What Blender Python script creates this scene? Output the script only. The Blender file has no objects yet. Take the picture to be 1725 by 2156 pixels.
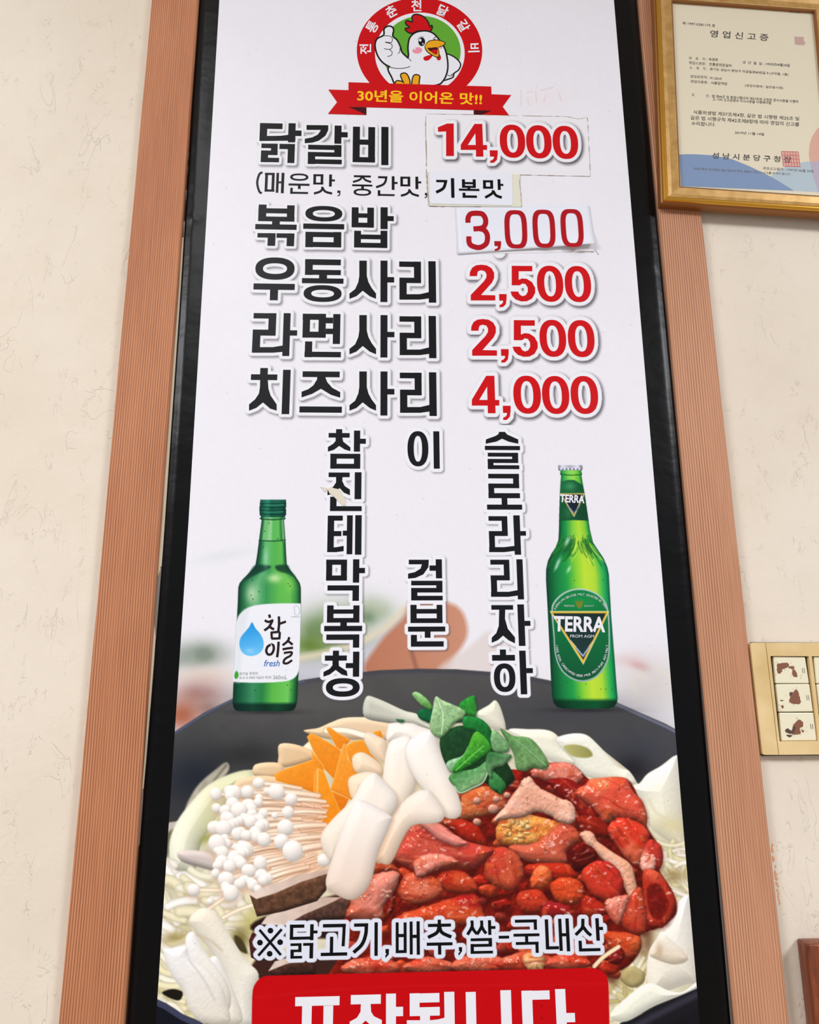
import bpy, math, random
import numpy as np
from mathutils import Matrix, Vector
from mathutils.geometry import delaunay_2d_cdt

# ------------------------------------------------------------------ camera
COL = bpy.context.scene.collection
SC = bpy.context.scene
FPX, DIST, CZ = 1600.0, 0.86, 1.35
_Z = np.array([825 - 862.5, -5560 - 1078, FPX]); _Z /= np.linalg.norm(_Z)
_X = np.array([40600 - 862.5, 1170 - 1078, FPX]); _X /= np.linalg.norm(_X)
_X -= _Z * _X.dot(_Z); _X /= np.linalg.norm(_X)
_Y = np.cross(_Z, _X)
MC = np.stack([_X, _Y, _Z], 1)              # world axes in camera axes (x right, y down, z forward)
CAMPOS = np.array([0.0, -DIST, CZ])
cam_d = bpy.data.cameras.new('camera'); cam = bpy.data.objects.new('camera', cam_d); COL.objects.link(cam)
cam_d.sensor_fit = 'HORIZONTAL'; cam_d.sensor_width = 36; cam_d.lens = FPX * 36 / 1725; cam_d.clip_start = 0.02
r_, u_, b_ = MC[0], -MC[1], -MC[2]
cam.matrix_world = Matrix(((r_[0], u_[0], b_[0], CAMPOS[0]), (r_[1], u_[1], b_[1], CAMPOS[1]), (r_[2], u_[2], b_[2], CAMPOS[2]), (0, 0, 0, 1)))
SC.camera = cam
# ------------------------------------------------------------------ world, light, exposure
W_ = bpy.data.worlds.new('world'); SC.world = W_; W_.use_nodes = True
W_.node_tree.nodes['Background'].inputs[0].default_value = (0.93, 0.98, 1.06, 1)
W_.node_tree.nodes['Background'].inputs[1].default_value = 0.42
SC.view_settings.view_transform = 'Standard'; SC.view_settings.look = 'None'
SC.view_settings.exposure = 0.0; SC.view_settings.gamma = 1.0; SC.view_settings.use_curve_mapping = False

def area(name, loc, sx, sy, power, col, rot=(0, 0, 0)):
    d = bpy.data.lights.new(name, 'AREA'); d.shape = 'RECTANGLE'; d.size = sx; d.size_y = sy; d.energy = power; d.color = col
    o = bpy.data.objects.new(name, d); o.location = loc; o.rotation_euler = rot; COL.objects.link(o); return o
area('strip_lamp_light', (-0.60, -1.85, 2.955), 0.30, 2.0, 15, (0.96, 0.99, 1.04))
area('left_lamp_light', (-2.2, -1.9, 2.955), 0.9, 0.9, 93, (0.98, 1.0, 1.045))
area('right_lamp_light', (2.3, -2.1, 2.955), 0.9, 0.9, 105, (0.965, 0.99, 1.06))

# ------------------------------------------------------------------ helpers
def ray(u, v):
    u = np.asarray(u, float); v = np.asarray(v, float)
    w = np.stack([u - 862.5, v - 1078, np.full_like(u, FPX)], -1)
    return w @ MC                            # = MC^T w
def P(u, v, dep=0.0):                        # pixel -> world point on the plane y = -dep
    w = ray(u, v); t = (DIST - dep) / w[..., 1]
    return CAMPOS + t[..., None] * w
def s2l(c):
    c = np.asarray(c, float)
    return np.where(c <= 0.04045, c / 12.92, ((c + 0.055) / 1.055) ** 2.4)
def rgb(*c):
    if len(c) == 1: c = c[0]
    return tuple(s2l(np.array(c[:3]) / 255.0)) + (1.0,)

def pmat(name, color=(0.5, 0.5, 0.5, 1), rough=0.5, metal=0.0, spec=0.5, coat=0.0):
    m = bpy.data.materials.new(name); m.use_nodes = True
    b = m.node_tree.nodes['Principled BSDF']
    b.inputs['Base Color'].default_value = color; b.inputs['Roughness'].default_value = rough
    b.inputs['Metallic'].default_value = metal; b.inputs['Specular IOR Level'].default_value = spec
    b.inputs['Coat Weight'].default_value = coat
    return m
def nd(m, t, **k):
    n = m.node_tree.nodes.new(t)
    for a, v in k.items():
        if a.startswith('i_'): n.inputs[a[2:].replace('_', ' ')].default_value = v
        else: setattr(n, a, v)
    return n
def ln(m, a, b): m.node_tree.links.new(a, b)
def bsdf(m): return m.node_tree.nodes['Principled BSDF']
def ramp(m, fac, stops):
    r = nd(m, 'ShaderNodeValToRGB'); e = r.color_ramp.elements
    while len(e) < len(stops): e.new(0.5)
    for k, (p, c) in enumerate(stops): e[k].position = p; e[k].color = c
    ln(m, fac, r.inputs[0]); return r.outputs[0]
def bump(m, h, strength=0.3, dist=0.001):
    b = nd(m, 'ShaderNodeBump'); b.inputs['Strength'].default_value = strength; b.inputs['Distance'].default_value = dist
    ln(m, h, b.inputs['Height']); ln(m, b.outputs[0], bsdf(m).inputs['Normal']); return b
def coords(m, scale=(1, 1, 1)):
    t = nd(m, 'ShaderNodeTexCoord'); mp = nd(m, 'ShaderNodeMapping'); mp.inputs['Scale'].default_value = scale
    ln(m, t.outputs['Object'], mp.inputs[0]); return mp.outputs[0]
def noise(m, vec, scale, detail=4, rough=0.5, dist=0.0):
    n = nd(m, 'ShaderNodeTexNoise'); n.inputs['Scale'].default_value = scale; n.inputs['Detail'].default_value = detail
    n.inputs['Roughness'].default_value = rough; n.inputs['Distortion'].default_value = dist
    ln(m, vec, n.inputs['Vector']); return n.outputs[0]
def mix(m, fac, a, b, mode='MIX'):
    x = nd(m, 'ShaderNodeMix', data_type='RGBA', blend_type=mode)
    for s, v in ((x.inputs[0], fac), (x.inputs[6], a), (x.inputs[7], b)):
        if hasattr(v, 'links') or hasattr(v, 'is_linked'): ln(m, v, s)
        else: s.default_value = v
    return x.outputs[2]

def obj(name, verts, faces, mat, parent=None, smooth=False):
    me = bpy.data.meshes.new(name); me.from_pydata([tuple(map(float, v)) for v in verts], [], faces); me.update()
    if smooth: me.polygons.foreach_set('use_smooth', [True] * len(me.polygons))
    me.materials.append(mat)
    o = bpy.data.objects.new(name, me); COL.objects.link(o)
    if parent is not None: o.parent = parent
    return o
def tag(o, label=None, cat=None, group=None, kind=None):
    if label: o['label'] = label
    if cat: o['category'] = cat
    if group: o['group'] = group
    if kind: o['kind'] = kind
    return o
def empty(name, label, cat, group=None, loc=(0, 0, 0)):
    o = bpy.data.objects.new(name, None); COL.objects.link(o); o.empty_display_size = 0.05
    return tag(o, label, cat, group)

def area2(p):
    p = np.asarray(p); x, y = p[:, 0], p[:, 1]
    return 0.5 * np.sum(x * np.roll(y, -1) - np.roll(x, -1) * y)
def smooth(pts, n=6):                        # closed Catmull-Rom
    p = np.asarray(pts, float); a, b, c, d = np.roll(p, 1, 0), p, np.roll(p, -1, 0), np.roll(p, -2, 0)
    out = []
    for t in np.arange(n) / n:
        out.append(0.5 * ((2 * b) + (-a + c) * t + (2 * a - 5 * b + 4 * c - d) * t * t + (-a + 3 * b - 3 * c + d) * t ** 3))
    return np.stack(out, 1).reshape(-1, 2)
def osmooth(pts, n=6):                       # open Catmull-Rom
    p = np.asarray(pts, float)
    if len(p) < 3: return p
    q = np.vstack([2 * p[0] - p[1], p, 2 * p[-1] - p[-2]]); out = []
    for i in range(1, len(q) - 2):
        a, b, c, d = q[i - 1:i + 3]
        for t in np.arange(n) / n:
            out.append(0.5 * ((2 * b) + (-a + c) * t + (2 * a - 5 * b + 4 * c - d) * t * t + (-a + 3 * b - 3 * c + d) * t ** 3))
    out.append(p[-1]); return np.array(out)
def ell(cx, cy, rx, ry, n=36, e=2.0, rot=0):
    t = np.linspace(0, 2 * math.pi, n, endpoint=False); c, s = np.cos(t), np.sin(t)
    x = np.sign(c) * np.abs(c) ** (2 / e) * rx; y = np.sign(s) * np.abs(s) ** (2 / e) * ry
    cr, sr = math.cos(rot), math.sin(rot)
    return np.stack([cx + x * cr - y * sr, cy + x * sr + y * cr], 1)
def ribbon(pts, w, sm=True):                 # stroke with butt ends -> polygon
    p = osmooth(pts, 5) if sm else np.asarray(pts, float)
    d = np.gradient(p, axis=0); d /= np.linalg.norm(d, axis=1)[:, None] + 1e-9
    n = np.stack([-d[:, 1], d[:, 0]], 1); ww = np.broadcast_to(np.asarray(w, float), (len(p),))[:, None] / 2
    return np.vstack([p + n * ww, (p - n * ww)[::-1]])

def union_tris(polys):
    vs, fs = [], []
    for p in polys:
        p = np.asarray(p, float)
        if area2(p) < 0: p = p[::-1]
        k = len(vs); vs += [Vector((float(a), float(b))) for a, b in p]; fs.append(list(range(k, k + len(p))))
    v, e, f, ov, oe, of = delaunay_2d_cdt(vs, [], fs, 0, 1e-4, True)
    return np.array([tuple(a) for a in v]), [list(a) for a, o in zip(f, of) if len(o)]
def flat(name, polys, mat, parent=None, dep=0.0014):       # flat print, union of shapes given in photo pixels
    v, f = union_tris(polys)
    f = [t if area2(v[t]) < 0 else t[::-1] for t in f]     # face the room
    return obj(name, P(v[:, 0], v[:, 1], dep), f, mat, parent)

# jamo strokes -------------------------------------------------------------
class Crop:                                  # a zoomed view of the photograph: x/s + x0
    def __init__(s, x0, y0, k): s.o = np.array([x0, y0], float); s.k = k
    def __call__(s, pts): return np.asarray(pts, float).reshape(-1, 2) / s.k + s.o
def lean(p):                                 # perspective lean of upright rectangles
    c = p.mean(0); q = p.copy()
    q[:, 0] += (p[:, 1] - c[1]) * (c[0] - 825) / (c[1] + 5560)
    q[:, 1] += (p[:, 0] - c[0]) * (1170 - c[1]) / 39700
    return q
def glyph(cr, src):
    out = []
    for item in src.replace('\n', ' ').split(';'):
        t = item.split()
        if not t: continue
        k, a = t[0], [float(x) for x in t[1:]]
        if k == 'R': out.append(lean(cr([(a[0], a[1]), (a[2], a[1]), (a[2], a[3]), (a[0], a[3])])))
        elif k == 'B':                       # box outline x0 y0 x1 y1 tx ty
            x0, y0, x1, y1, tx, ty = a
            for q in ((x0, y0, x1, y0 + ty), (x0, y1 - ty, x1, y1), (x0, y0, x0 + tx, y1), (x1 - tx, y0, x1, y1)):
                out.append(lean(cr([(q[0], q[1]), (q[2], q[1]), (q[2], q[3]), (q[0], q[3])])))
        elif k == 'G': out.append(cr(a))
        elif k == 'P': out.append(cr(ribbon(np.array(a[1:]).reshape(-1, 2), a[0])))
        elif k in 'EQ':
            e = 2.3 if k == 'E' else 3.4
            o_, i_ = lean(cr(ell(a[0], a[1], a[2], a[3], 40, e))), lean(cr(ell(a[0], a[1], a[4], a[5], 40, e)))
            for j in range(0, 40, 4):
                idx = [(j + m) % 40 for m in range(5)]
                out.append(np.vstack([o_[idx], i_[idx][::-1]]))
        elif k == 'O': out.append(cr(ell(a[0], a[1], a[2], a[2], 20)))
    return out
DIG = {
 '2': ([[148,260,152,215,175,170,215,145,270,138,330,145,380,175,408,225,408,280,385,330,330,392,268,462,420,465,420,520,160,520,160,462,230,388,300,315,325,275,327,240,310,208,270,197,238,208,228,235,227,260]], (148,138,420,520)),
 '5': ([[598,150,817,152,818,208,672,208,672,300,710,285,760,290,815,325,848,385,848,440,815,500,760,528,700,530,640,510,600,470,585,425,665,425,685,460,715,475,750,462,770,425,768,380,745,345,712,338,685,358,598,358]], (585,150,848,530)),
 ',': ([[462,452,543,452,543,500,535,560,505,590,467,593,467,568,490,560,505,540,505,522,465,522]], (462,452,543,593)),
 '4': ([[325,1325,412,1325,425,1725,343,1725,335,1440,250,1583,250,1643,172,1643,172,1580], [172,1583,465,1583,465,1643,172,1643]], (172,1325,465,1725)),
 '1': ([[244,188,320,157,375,157,377,425,312,425,312,222,246,225]], (244,157,377,425)),
}
def digit(cr, ch, x0, y0, x1, y1):
    polys, (a, b, c, d) = DIG[ch]; out = []
    for p in polys:
        p = np.array(p, float).reshape(-1, 2)
        p = (p - (a, b)) / (c - a, d - b) * (x1 - x0, y1 - y0) + (x0, y0)
        out.append(cr(p))
    return out

A = Crop(500, 230, 4.3125); B = Crop(500, 530, 3.75); C = Crop(860, 220, 3.9205); D = Crop(960, 530, 5.0735)
E_ = Crop(640, 880, 3.3173); G_ = Crop(640, 1170, 3.3173); O1 = Crop(500, 1910, 4.3125); O2 = Crop(880, 1910, 4.107)
SA = 'G 963 {a} 1022 {a} 1022 {b} 1035 {c} 1060 {d} 1095 {e} 1095 {f} 1045 {g} 990 {h} 940 {g} 885 {f} 885 {e} 930 {i} 955 {c} 963 {b}'
def sa(top, s=1.0):
    y = dict(a=0, b=120, c=170, d=215, e=260, f=302, g=281, h=238, i=225)
    return SA.format(**{k: top + v * s for k, v in y.items()})
def ri(t, s=1.0, dx=0):
    y = lambda v: t + v * s
    return (f'R {1278+dx} {y(0)} {1450+dx} {y(42)}; R {1395+dx} {y(0)} {1450+dx} {y(167)}; R {1280+dx} {y(127)} {1450+dx} {y(169)};'
            f'R {1280+dx} {y(127)} {1337+dx} {y(300)}; G {1280+dx} {y(257)} {1440+dx} {y(257)} {1515+dx} {y(240)} {1515+dx} {y(290)} {1440+dx} {y(300)} {1280+dx} {y(300)};'
            f'R {1510+dx} {y(-3)} {1568+dx} {y(324)}')
LINES = {
 'spicy_chicken_name': glyph(A, '''R 205 127 410 178; R 203 127 270 285; G 203 242 330 242 400 240 462 232 527 225 527 285 400 286 203 288; R 462 127 527 300; R 527 193 582 243;
   R 218 312 365 353; R 305 312 365 415; R 215 375 365 415; R 213 375 278 480; R 213 440 378 480; R 382 315 522 362; R 457 315 520 488;
   G 628 143 825 145 825 190 800 240 740 285 680 303 612 308 612 268 680 255 730 230 752 200 757 187 628 187; R 882 148 945 313; R 945 208 1002 255;
   R 643 325 945 368; R 880 325 945 430; R 640 390 945 430; R 640 390 706 497; R 640 455 948 497;
   R 1048 158 1112 480; R 1188 162 1250 482; R 1048 275 1250 322; R 1048 435 1250 482; R 1307 160 1372 507'''),
 'fried_rice_name': glyph(A, '''R 191 865 262 1015; R 450 872 518 1018; R 191 900 518 945; R 191 975 518 1018; R 315 1018 385 1050; R 162 1045 538 1092;
   R 182 1125 345 1165; R 275 1125 345 1240; R 355 1127 518 1168; R 448 1127 516 1243; E 785 948 168 70 100 33; R 598 1040 970 1088; B 618 1115 943 1252 69 46;
   R 1038 890 1100 1072; R 1180 893 1240 1075; R 1038 945 1240 985; R 1038 1030 1240 1073; R 1300 890 1365 1088; R 1365 970 1420 1015;
   R 1060 1103 1122 1255; R 1300 1103 1362 1260; R 1060 1138 1362 1180; R 1060 1213 1362 1257'''),
 'udon_noodle_name': glyph(B, 'E 297 133 155 88 95 42; R 127 252 453 300; R 257 300 320 383; R 535 60 817 105; R 535 60 595 183; R 535 143 817 183; R 645 183 708 212; R 510 210 838 250; E 673 330 150 66 90 30;'
   + sa(70) + '; R 1130 70 1185 397; R 1185 200 1238 243;' + ri(78)),
 'ramen_noodle_name': glyph(B, '''R 128 485 305 527; R 245 485 305 662; R 122 615 302 662; R 118 615 180 797; G 118 753 280 753 360 740 360 790 280 797 118 797; R 360 485 415 823; R 415 620 472 662;
   B 516 490 698 678 57 47; R 755 492 812 728; R 698 520 755 565; R 698 607 755 650; R 533 708 590 832; R 530 790 817 832;''' + sa(500, 1.026) + '; R 1130 500 1185 835; R 1185 633 1240 675;' + ri(510, 1.02, 2)),
 'cheese_topping_name': glyph(B, '''R 180 918 240 975; R 107 968 315 1013; G 180 1010 240 1010 245 1080 262 1135 310 1205 310 1255 258 1238 202 1190 150 1232 92 1255 92 1205 140 1165 170 1120 178 1070; R 355 932 415 1282;
   R 515 945 808 990; G 632 985 692 985 710 1030 750 1075 812 1108 812 1152 740 1130 660 1082 590 1122 507 1150 507 1105 560 1085 600 1055 628 1010; R 490 1222 825 1270;''' + sa(945, 1.026) + '; R 1130 945 1185 1293; R 1185 1083 1240 1127;' + ri(955, 1.055, 5)),
}
SMALL = glyph(A, '''P 20 228 573 205 583 188 620 180 668 188 715 203 752 222 762; B 250 577 336 748 25 20; R 352 577 375 758; R 398 577 424 762; R 375 655 398 672;
   E 562 616 83 33 60 17; R 465 675 655 694; R 550 694 574 724; R 480 712 502 768; R 480 750 642 768; B 690 590 780 683 24 18; R 833 592 858 702; R 858 637 886 655;
   P 20 772 703 768 730 745 750 695 765; P 20 772 712 800 748 860 765; R 908 738 935 760; P 10 930 758 928 778 910 787;
   R 1058 600 1212 618; P 18 1135 610 1110 640 1050 660; P 18 1135 612 1165 643 1215 660; R 1042 683 1226 700; R 1125 700 1149 724; E 1135 753 80 32 57 17;
   R 1278 608 1362 627; P 20 1352 612 1345 655 1320 685 1260 708; R 1402 608 1427 732; R 1427 660 1455 678; R 1275 735 1298 787; R 1275 770 1428 787;
   B 1480 612 1570 700 24 18; R 1617 612 1643 725; R 1643 655 1670 673; P 20 1562 726 1558 750 1530 772 1485 785; P 20 1562 735 1590 768 1648 787; R 1703 760 1724 780; P 9 1720 778 1716 795 1702 805''')
PRICES = {
 'price_14000': digit(C, '1', 244, 157, 377, 425) + digit(C, '4', 433, 160, 650, 430) + digit(C, ',', 672, 378, 738, 482) + glyph(C, 'E 860 303 105 137 45 94; E 1078 308 105 137 45 94; E 1297 313 105 137 45 94'),
 'price_2500_a': digit(D, '2', 148, 138, 422, 520) + digit(D, ',', 462, 452, 543, 593) + digit(D, '5', 585, 150, 848, 530) + glyph(D, 'E 1008 342 140 193 62 135; E 1305 345 140 193 62 137'),
 'price_2500_b': digit(D, '2', 163, 718, 440, 1110) + digit(D, ',', 482, 1040, 565, 1185) + digit(D, '5', 607, 730, 875, 1122) + glyph(D, 'E 1037 925 142 198 65 138; E 1340 928 142 198 64 138'),
 'price_4000': digit(D, '4', 172, 1325, 465, 1725) + digit(D, ',', 502, 1645, 586, 1798) + glyph(D, 'E 762 1527 147 203 66 145; E 1067 1530 145 203 66 145; E 1374 1530 146 203 66 145'),
}
COLS = {
 'acrostic_first_column': glyph(E_, '''R 225 78 268 110; R 173 105 320 137; G 222 135 268 135 275 165 325 205 325 232 285 220 247 195 210 222 168 235 168 203 205 180 222 160; R 350 88 393 235; R 393 145 433 180; B 185 250 394 354 44 34;
   R 173 381 320 413; G 225 410 270 410 268 440 285 475 322 500 322 540 280 522 250 490 210 525 165 540 165 505 205 480 225 450; R 355 379 402 567; R 183 550 228 650; R 183 616 404 650;
   R 167 682 272 717; R 165 682 210 937; R 165 790 262 825; G 165 903 225 903 278 893 278 930 225 937 165 937; R 300 680 340 952; R 272 787 302 822; R 358 679 403 955''')
  + glyph(G_, '''B 156 27 301 174 42 36; R 343 25 387 188; R 387 85 427 122; R 165 207 385 243; R 340 207 385 315; R 162 347 207 467; R 345 347 388 467; R 162 375 388 405; R 162 435 388 467; R 255 467 300 495; R 142 490 407 527; R 157 550 387 588; R 343 550 387 642;
   R 203 663 245 702; R 147 697 300 733; G 200 730 243 730 245 770 300 805 305 840 265 830 222 798 180 830 137 845 137 812 180 790 200 765; R 343 670 387 845; R 293 750 345 785; E 272 920 118 65 70 28'''),
 'acrostic_middle_column': glyph(E_, 'E 797 215 73 123 29 90; R 906 93 948 354') + glyph(G_, '''G 733 28 873 28 870 80 835 130 780 155 728 160 728 125 775 115 815 90 825 60 733 60; R 922 25 965 158; R 878 68 924 105; R 750 175 968 207; R 925 175 968 255; R 750 225 968 257; R 750 225 793 310; R 750 280 970 312;
   R 745 343 788 468; R 928 343 968 470; R 745 372 968 404; R 745 437 968 470; R 728 495 988 530; R 845 528 885 573; R 748 553 790 635; R 748 598 977 635'''),
 'acrostic_last_column': glyph(E_, '''G 1363 97 1405 97 1420 115 1498 150 1498 180 1430 165 1385 145 1345 165 1270 180 1272 150 1340 125 1360 112; R 1265 195 1510 224; R 1285 243 1497 270; R 1455 243 1497 312; R 1285 286 1497 314; R 1285 286 1325 357; R 1285 330 1505 357;
   R 1288 390 1503 422; R 1462 390 1503 490; R 1290 458 1503 490; R 1290 458 1330 560; R 1290 525 1510 560; R 1382 558 1422 608; R 1280 605 1525 640;
   R 1290 686 1420 718; R 1383 686 1423 823; R 1293 790 1423 824; R 1295 790 1335 935; G 1295 902 1400 902 1475 893 1475 928 1400 937 1295 937; R 1468 680 1513 955; R 1513 790 1552 822''')
  + glyph(G_, '''R 1303 28 1435 62; R 1397 28 1437 172; R 1305 137 1437 172; R 1308 137 1350 287; G 1308 252 1430 252 1497 240 1497 278 1430 287 1308 287; R 1490 25 1533 305;
   R 1310 345 1462 377; G 1365 374 1407 374 1405 440 1425 510 1475 570 1475 612 1430 590 1392 558 1355 590 1313 608 1313 572 1345 540 1362 490; R 1497 340 1543 630; R 1543 455 1583 490;
   R 1370 655 1412 696; R 1315 693 1475 733; E 1403 852 75 100 33 65; R 1510 663 1555 968; R 1555 785 1600 820'''),
}
ORIGIN = glyph(O1, '''P 24 200 205 395 435; P 24 403 200 190 440; O 300 213 26; O 205 322 26; O 388 318 26; O 293 423 26;
   R 477 158 608 188; R 477 158 507 295; R 477 268 660 295; R 660 155 692 300; R 692 212 728 238; R 482 328 582 352; R 553 328 582 408; R 482 385 582 408; R 482 385 512 467; R 482 443 588 467; R 597 325 690 350; R 655 325 688 465;
   R 777 152 985 183; P 28 970 160 966 260 960 355; R 840 268 870 415; R 757 412 997 442; R 1060 147 1188 177; P 32 1172 160 1165 250 1130 340 1055 412; R 1245 138 1275 442; G 1345 380 1377 380 1375 430 1345 462 1343 440 1355 425 1345 415;
   R 1438 138 1465 415; R 1510 138 1537 415; R 1438 243 1537 272; R 1438 390 1537 417; R 1565 130 1592 430; R 1628 128 1657 432; R 1592 250 1630 280''') \
 + glyph(O2, '''R 172 108 200 145; R 88 143 287 170; P 30 186 165 165 220 88 262; P 30 186 165 210 220 290 258; R 77 305 300 332; R 175 332 203 410; G 355 345 383 345 383 380 355 420 350 400 365 385 355 375;
   P 26 468 115 468 170 430 238; P 26 468 165 485 200 512 232; P 26 552 115 550 170 512 236; P 26 552 165 570 200 592 228; R 608 112 635 240; R 635 163 672 188; R 457 268 640 293; R 612 268 642 338; R 457 318 640 343; R 457 318 485 402; R 457 378 650 402; R 700 247 790 272;
   R 840 107 1030 133; R 1003 107 1030 195; R 828 228 1052 253; R 928 253 955 300; R 848 300 1045 325; R 1018 300 1045 395; R 1103 105 1132 362; R 1110 338 1222 365; R 1220 100 1248 378; R 1283 97 1312 382; R 1248 225 1285 252;
   P 28 1428 100 1425 170 1400 205 1365 240; P 28 1426 165 1465 215 1500 245; R 1540 95 1570 290; R 1570 170 1602 198; R 1392 290 1420 380; R 1395 355 1580 382''')
TAKEOUT = glyph(O1, '''R 525 812 928 895; R 585 895 673 1200; R 780 895 868 1200; R 1030 795 1303 880; G 1122 878 1210 878 1215 950 1240 990 1312 1025 1312 1110 1230 1090 1165 1030 1100 1090 1020 1110 1020 1040 1085 1005 1118 950; R 1350 785 1440 1180; R 1440 905 1505 990''') \
 + glyph(O2, '''R -70 745 187 825; R -70 745 15 940; R -70 865 190 940; R 20 938 105 985; G -95 978 105 978 180 970 232 955 232 1010 180 1030 -95 1040; R 230 732 318 1050; R 418 733 505 1120; R 720 718 812 1150; R 505 1060 700 1120; R 903 722 1140 800; R 903 722 995 1120; R 1197 708 1285 1150; R 1285 915 1360 995''')
BASIC = glyph(C, '''R 230 622 320 642; P 24 312 625 290 690 230 725; R 353 608 380 770; R 443 617 468 685; R 532 617 557 685; R 443 640 557 658; R 443 670 557 688; R 488 686 512 700; R 418 695 587 713; R 448 728 472 770; R 448 750 567 770;
   B 617 625 700 695 24 18; R 738 617 762 705; R 762 655 785 672; P 22 702 708 690 735 635 768; P 22 700 712 725 750 772 768''')
THREE = glyph(C, '''P 42 493 975 494 935 515 903 565 897 612 905 637 945 635 990 608 1018 538 1027; P 42 580 1022 625 1035 650 1070 653 1115 640 1152 600 1177 560 1178 515 1160 501 1130 500 1088;
   Q 888 1030 93 158 51 125; Q 1120 1025 93 157 51 124; Q 1352 1020 93 157 51 124''') + digit(C, ',', 710, 1128, 766, 1208)
# ------------------------------------------------------------------ materials
M_PRINT = pmat('printed_vinyl', rough=0.34, spec=0.13)
_a = nd(M_PRINT, 'ShaderNodeAttribute', attribute_name='Col'); ln(M_PRINT, _a.outputs['Color'], bsdf(M_PRINT).inputs['Base Color'])
def ink(name, c, rough=0.34): return pmat(name, rgb(c), rough, spec=0.15)
M_INK = ink('black_ink', (24, 25, 28)); M_RED = ink('red_ink', (206, 16, 24)); M_DRED = ink('dark_red_ink', (176, 20, 32))
M_WHITE = ink('white_ink', (236, 236, 242)); M_YEL = ink('yellow_ink', (250, 200, 30)); M_ORI = ink('near_black_ink', (12, 12, 14))
M_GREEN = ink('green_ink', (98, 170, 52)); M_ORANGE = ink('orange_ink', (236, 168, 30)); M_PINK = ink('pink_ink', (238, 150, 170))
M_MAROON = ink('maroon_ink', (70, 14, 22)); M_LRED = ink('emblem_red_ink', (204, 12, 22)); M_BLUEI = ink('blue_ink', (50, 110, 190))
M_SILV = ink('silver_ink', (205, 212, 214)); M_GOLDI = ink('gold_ink', (222, 182, 50)); M_DGREEN = ink('label_green_ink', (14, 74, 44)); M_GREYI = ink('grey_ink', (150, 158, 152))

def wallmat(name, c1, c2):
    m = pmat(name, rough=0.75, spec=0.2); v = coords(m)
    n1 = noise(m, v, 4.5, 5, 0.6); n2 = noise(m, v, 700, 3, 0.6)
    c = ramp(m, n1, [(0.35, rgb(c1)), (0.62, rgb(c2))])
    c = mix(m, 0.16, c, n2, 'SOFT_LIGHT')
    def scr(scale, rough_, dist, w, lo, hi, off):           # sparse hair-thin pressed scratches
        mp = nd(m, 'ShaderNodeMapping'); mp.inputs['Location'].default_value = (off, off, off); mp.inputs['Rotation'].default_value = (0, off, 0); mp.inputs['Scale'].default_value = (1, 1, .45); ln(m, v, mp.inputs[0])
        s = noise(m, mp.outputs[0], scale, 3, rough_, dist)
        r = ramp(m, s, [(.5 - w, (0, 0, 0, 1)), (.5, (1, 1, 1, 1)), (.5 + w, (0, 0, 0, 1))])
        k = ramp(m, noise(m, mp.outputs[0], scale * 1.3, 2), [(lo, (0, 0, 0, 1)), (hi, (1, 1, 1, 1))])
        return mix(m, 1.0, r, k, 'MULTIPLY')
    s1, s2 = scr(16, .55, 1.2, .0045, .56, .62, 1.3), scr(44, .6, 1.6, .008, .55, .62, 4.1)
    ss = mix(m, 1.0, s1, s2, 'ADD')
    c = mix(m, mix(m, 1.0, ss, (.24, .24, .24, 1), 'MULTIPLY'), c, rgb(168, 150, 128)); ln(m, c, bsdf(m).inputs['Base Color'])
    n3 = noise(m, v, 330, 4, .65); gp = ramp(m, noise(m, v, 26, 3), [(.45, (.12, .12, .12, 1)), (.62, (1, 1, 1, 1))])
    h = mix(m, 1.0, mix(m, 1.0, n3, gp, 'MULTIPLY'), ss, 'SUBTRACT'); bump(m, h, 0.5, 0.0009); return m
M_WALL = wallmat('embossed_wallpaper', (226, 213, 194), (233, 221, 204))
def woodmat(name, base, dark, light, seed):
    m = pmat(name, rough=0.55, spec=0.25)
    def vec(sz, sx=1):
        v = coords(m, (sx, 1, sz)); o = nd(m, 'ShaderNodeVectorMath', operation='ADD'); o.inputs[1].default_value = (seed, 0, seed); ln(m, v, o.inputs[0]); return o.outputs[0]
    w = nd(m, 'ShaderNodeTexWave', wave_type='BANDS', bands_direction='X'); w.inputs['Scale'].default_value = 112; w.inputs['Distortion'].default_value = 17; w.inputs['Detail'].default_value = 1.5; w.inputs['Detail Scale'].default_value = 0.12; w.inputs['Detail Roughness'].default_value = .35
    ln(m, vec(0.10), w.inputs['Vector'])
    g = ramp(m, w.outputs[0], [(0.0, rgb([q * .80 for q in dark])), (0.26, rgb(base)), (1.0, rgb(light))])
    band = noise(m, vec(0.05), 28, 2, .4)
    g = mix(m, ramp(m, band, [(.42, (0, 0, 0, 1)), (.68, (.8, .8, .8, 1))]), g, rgb(base))
    f = noise(m, vec(0.02), 700, 3, .6)
    g = mix(m, 0.5, g, f, 'SOFT_LIGHT')
    g = mix(m, 0.22, g, ramp(m, noise(m, vec(0.3), 12, 4), [(0.35, rgb(dark)), (0.65, rgb(light))]))
    ln(m, g, bsdf(m).inputs['Base Color']); bump(m, w.outputs[0], 0.18, 0.0004); return m
M_WOODL = woodmat('red_pine_left', (192, 126, 88), (138, 78, 50), (203, 138, 98), 3.1)
M_WOODR = woodmat('red_pine_right', (196, 140, 106), (160, 103, 74), (207, 152, 118), 8.7)
M_BLACK = pmat('black_vinyl_border', rgb(6, 6, 7), 0.30, spec=0.16)
bump(M_BLACK, noise(M_BLACK, coords(M_BLACK, (1, 1, 1.6)), 17, 3, 0.5), 0.5, 0.0022)

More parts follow.
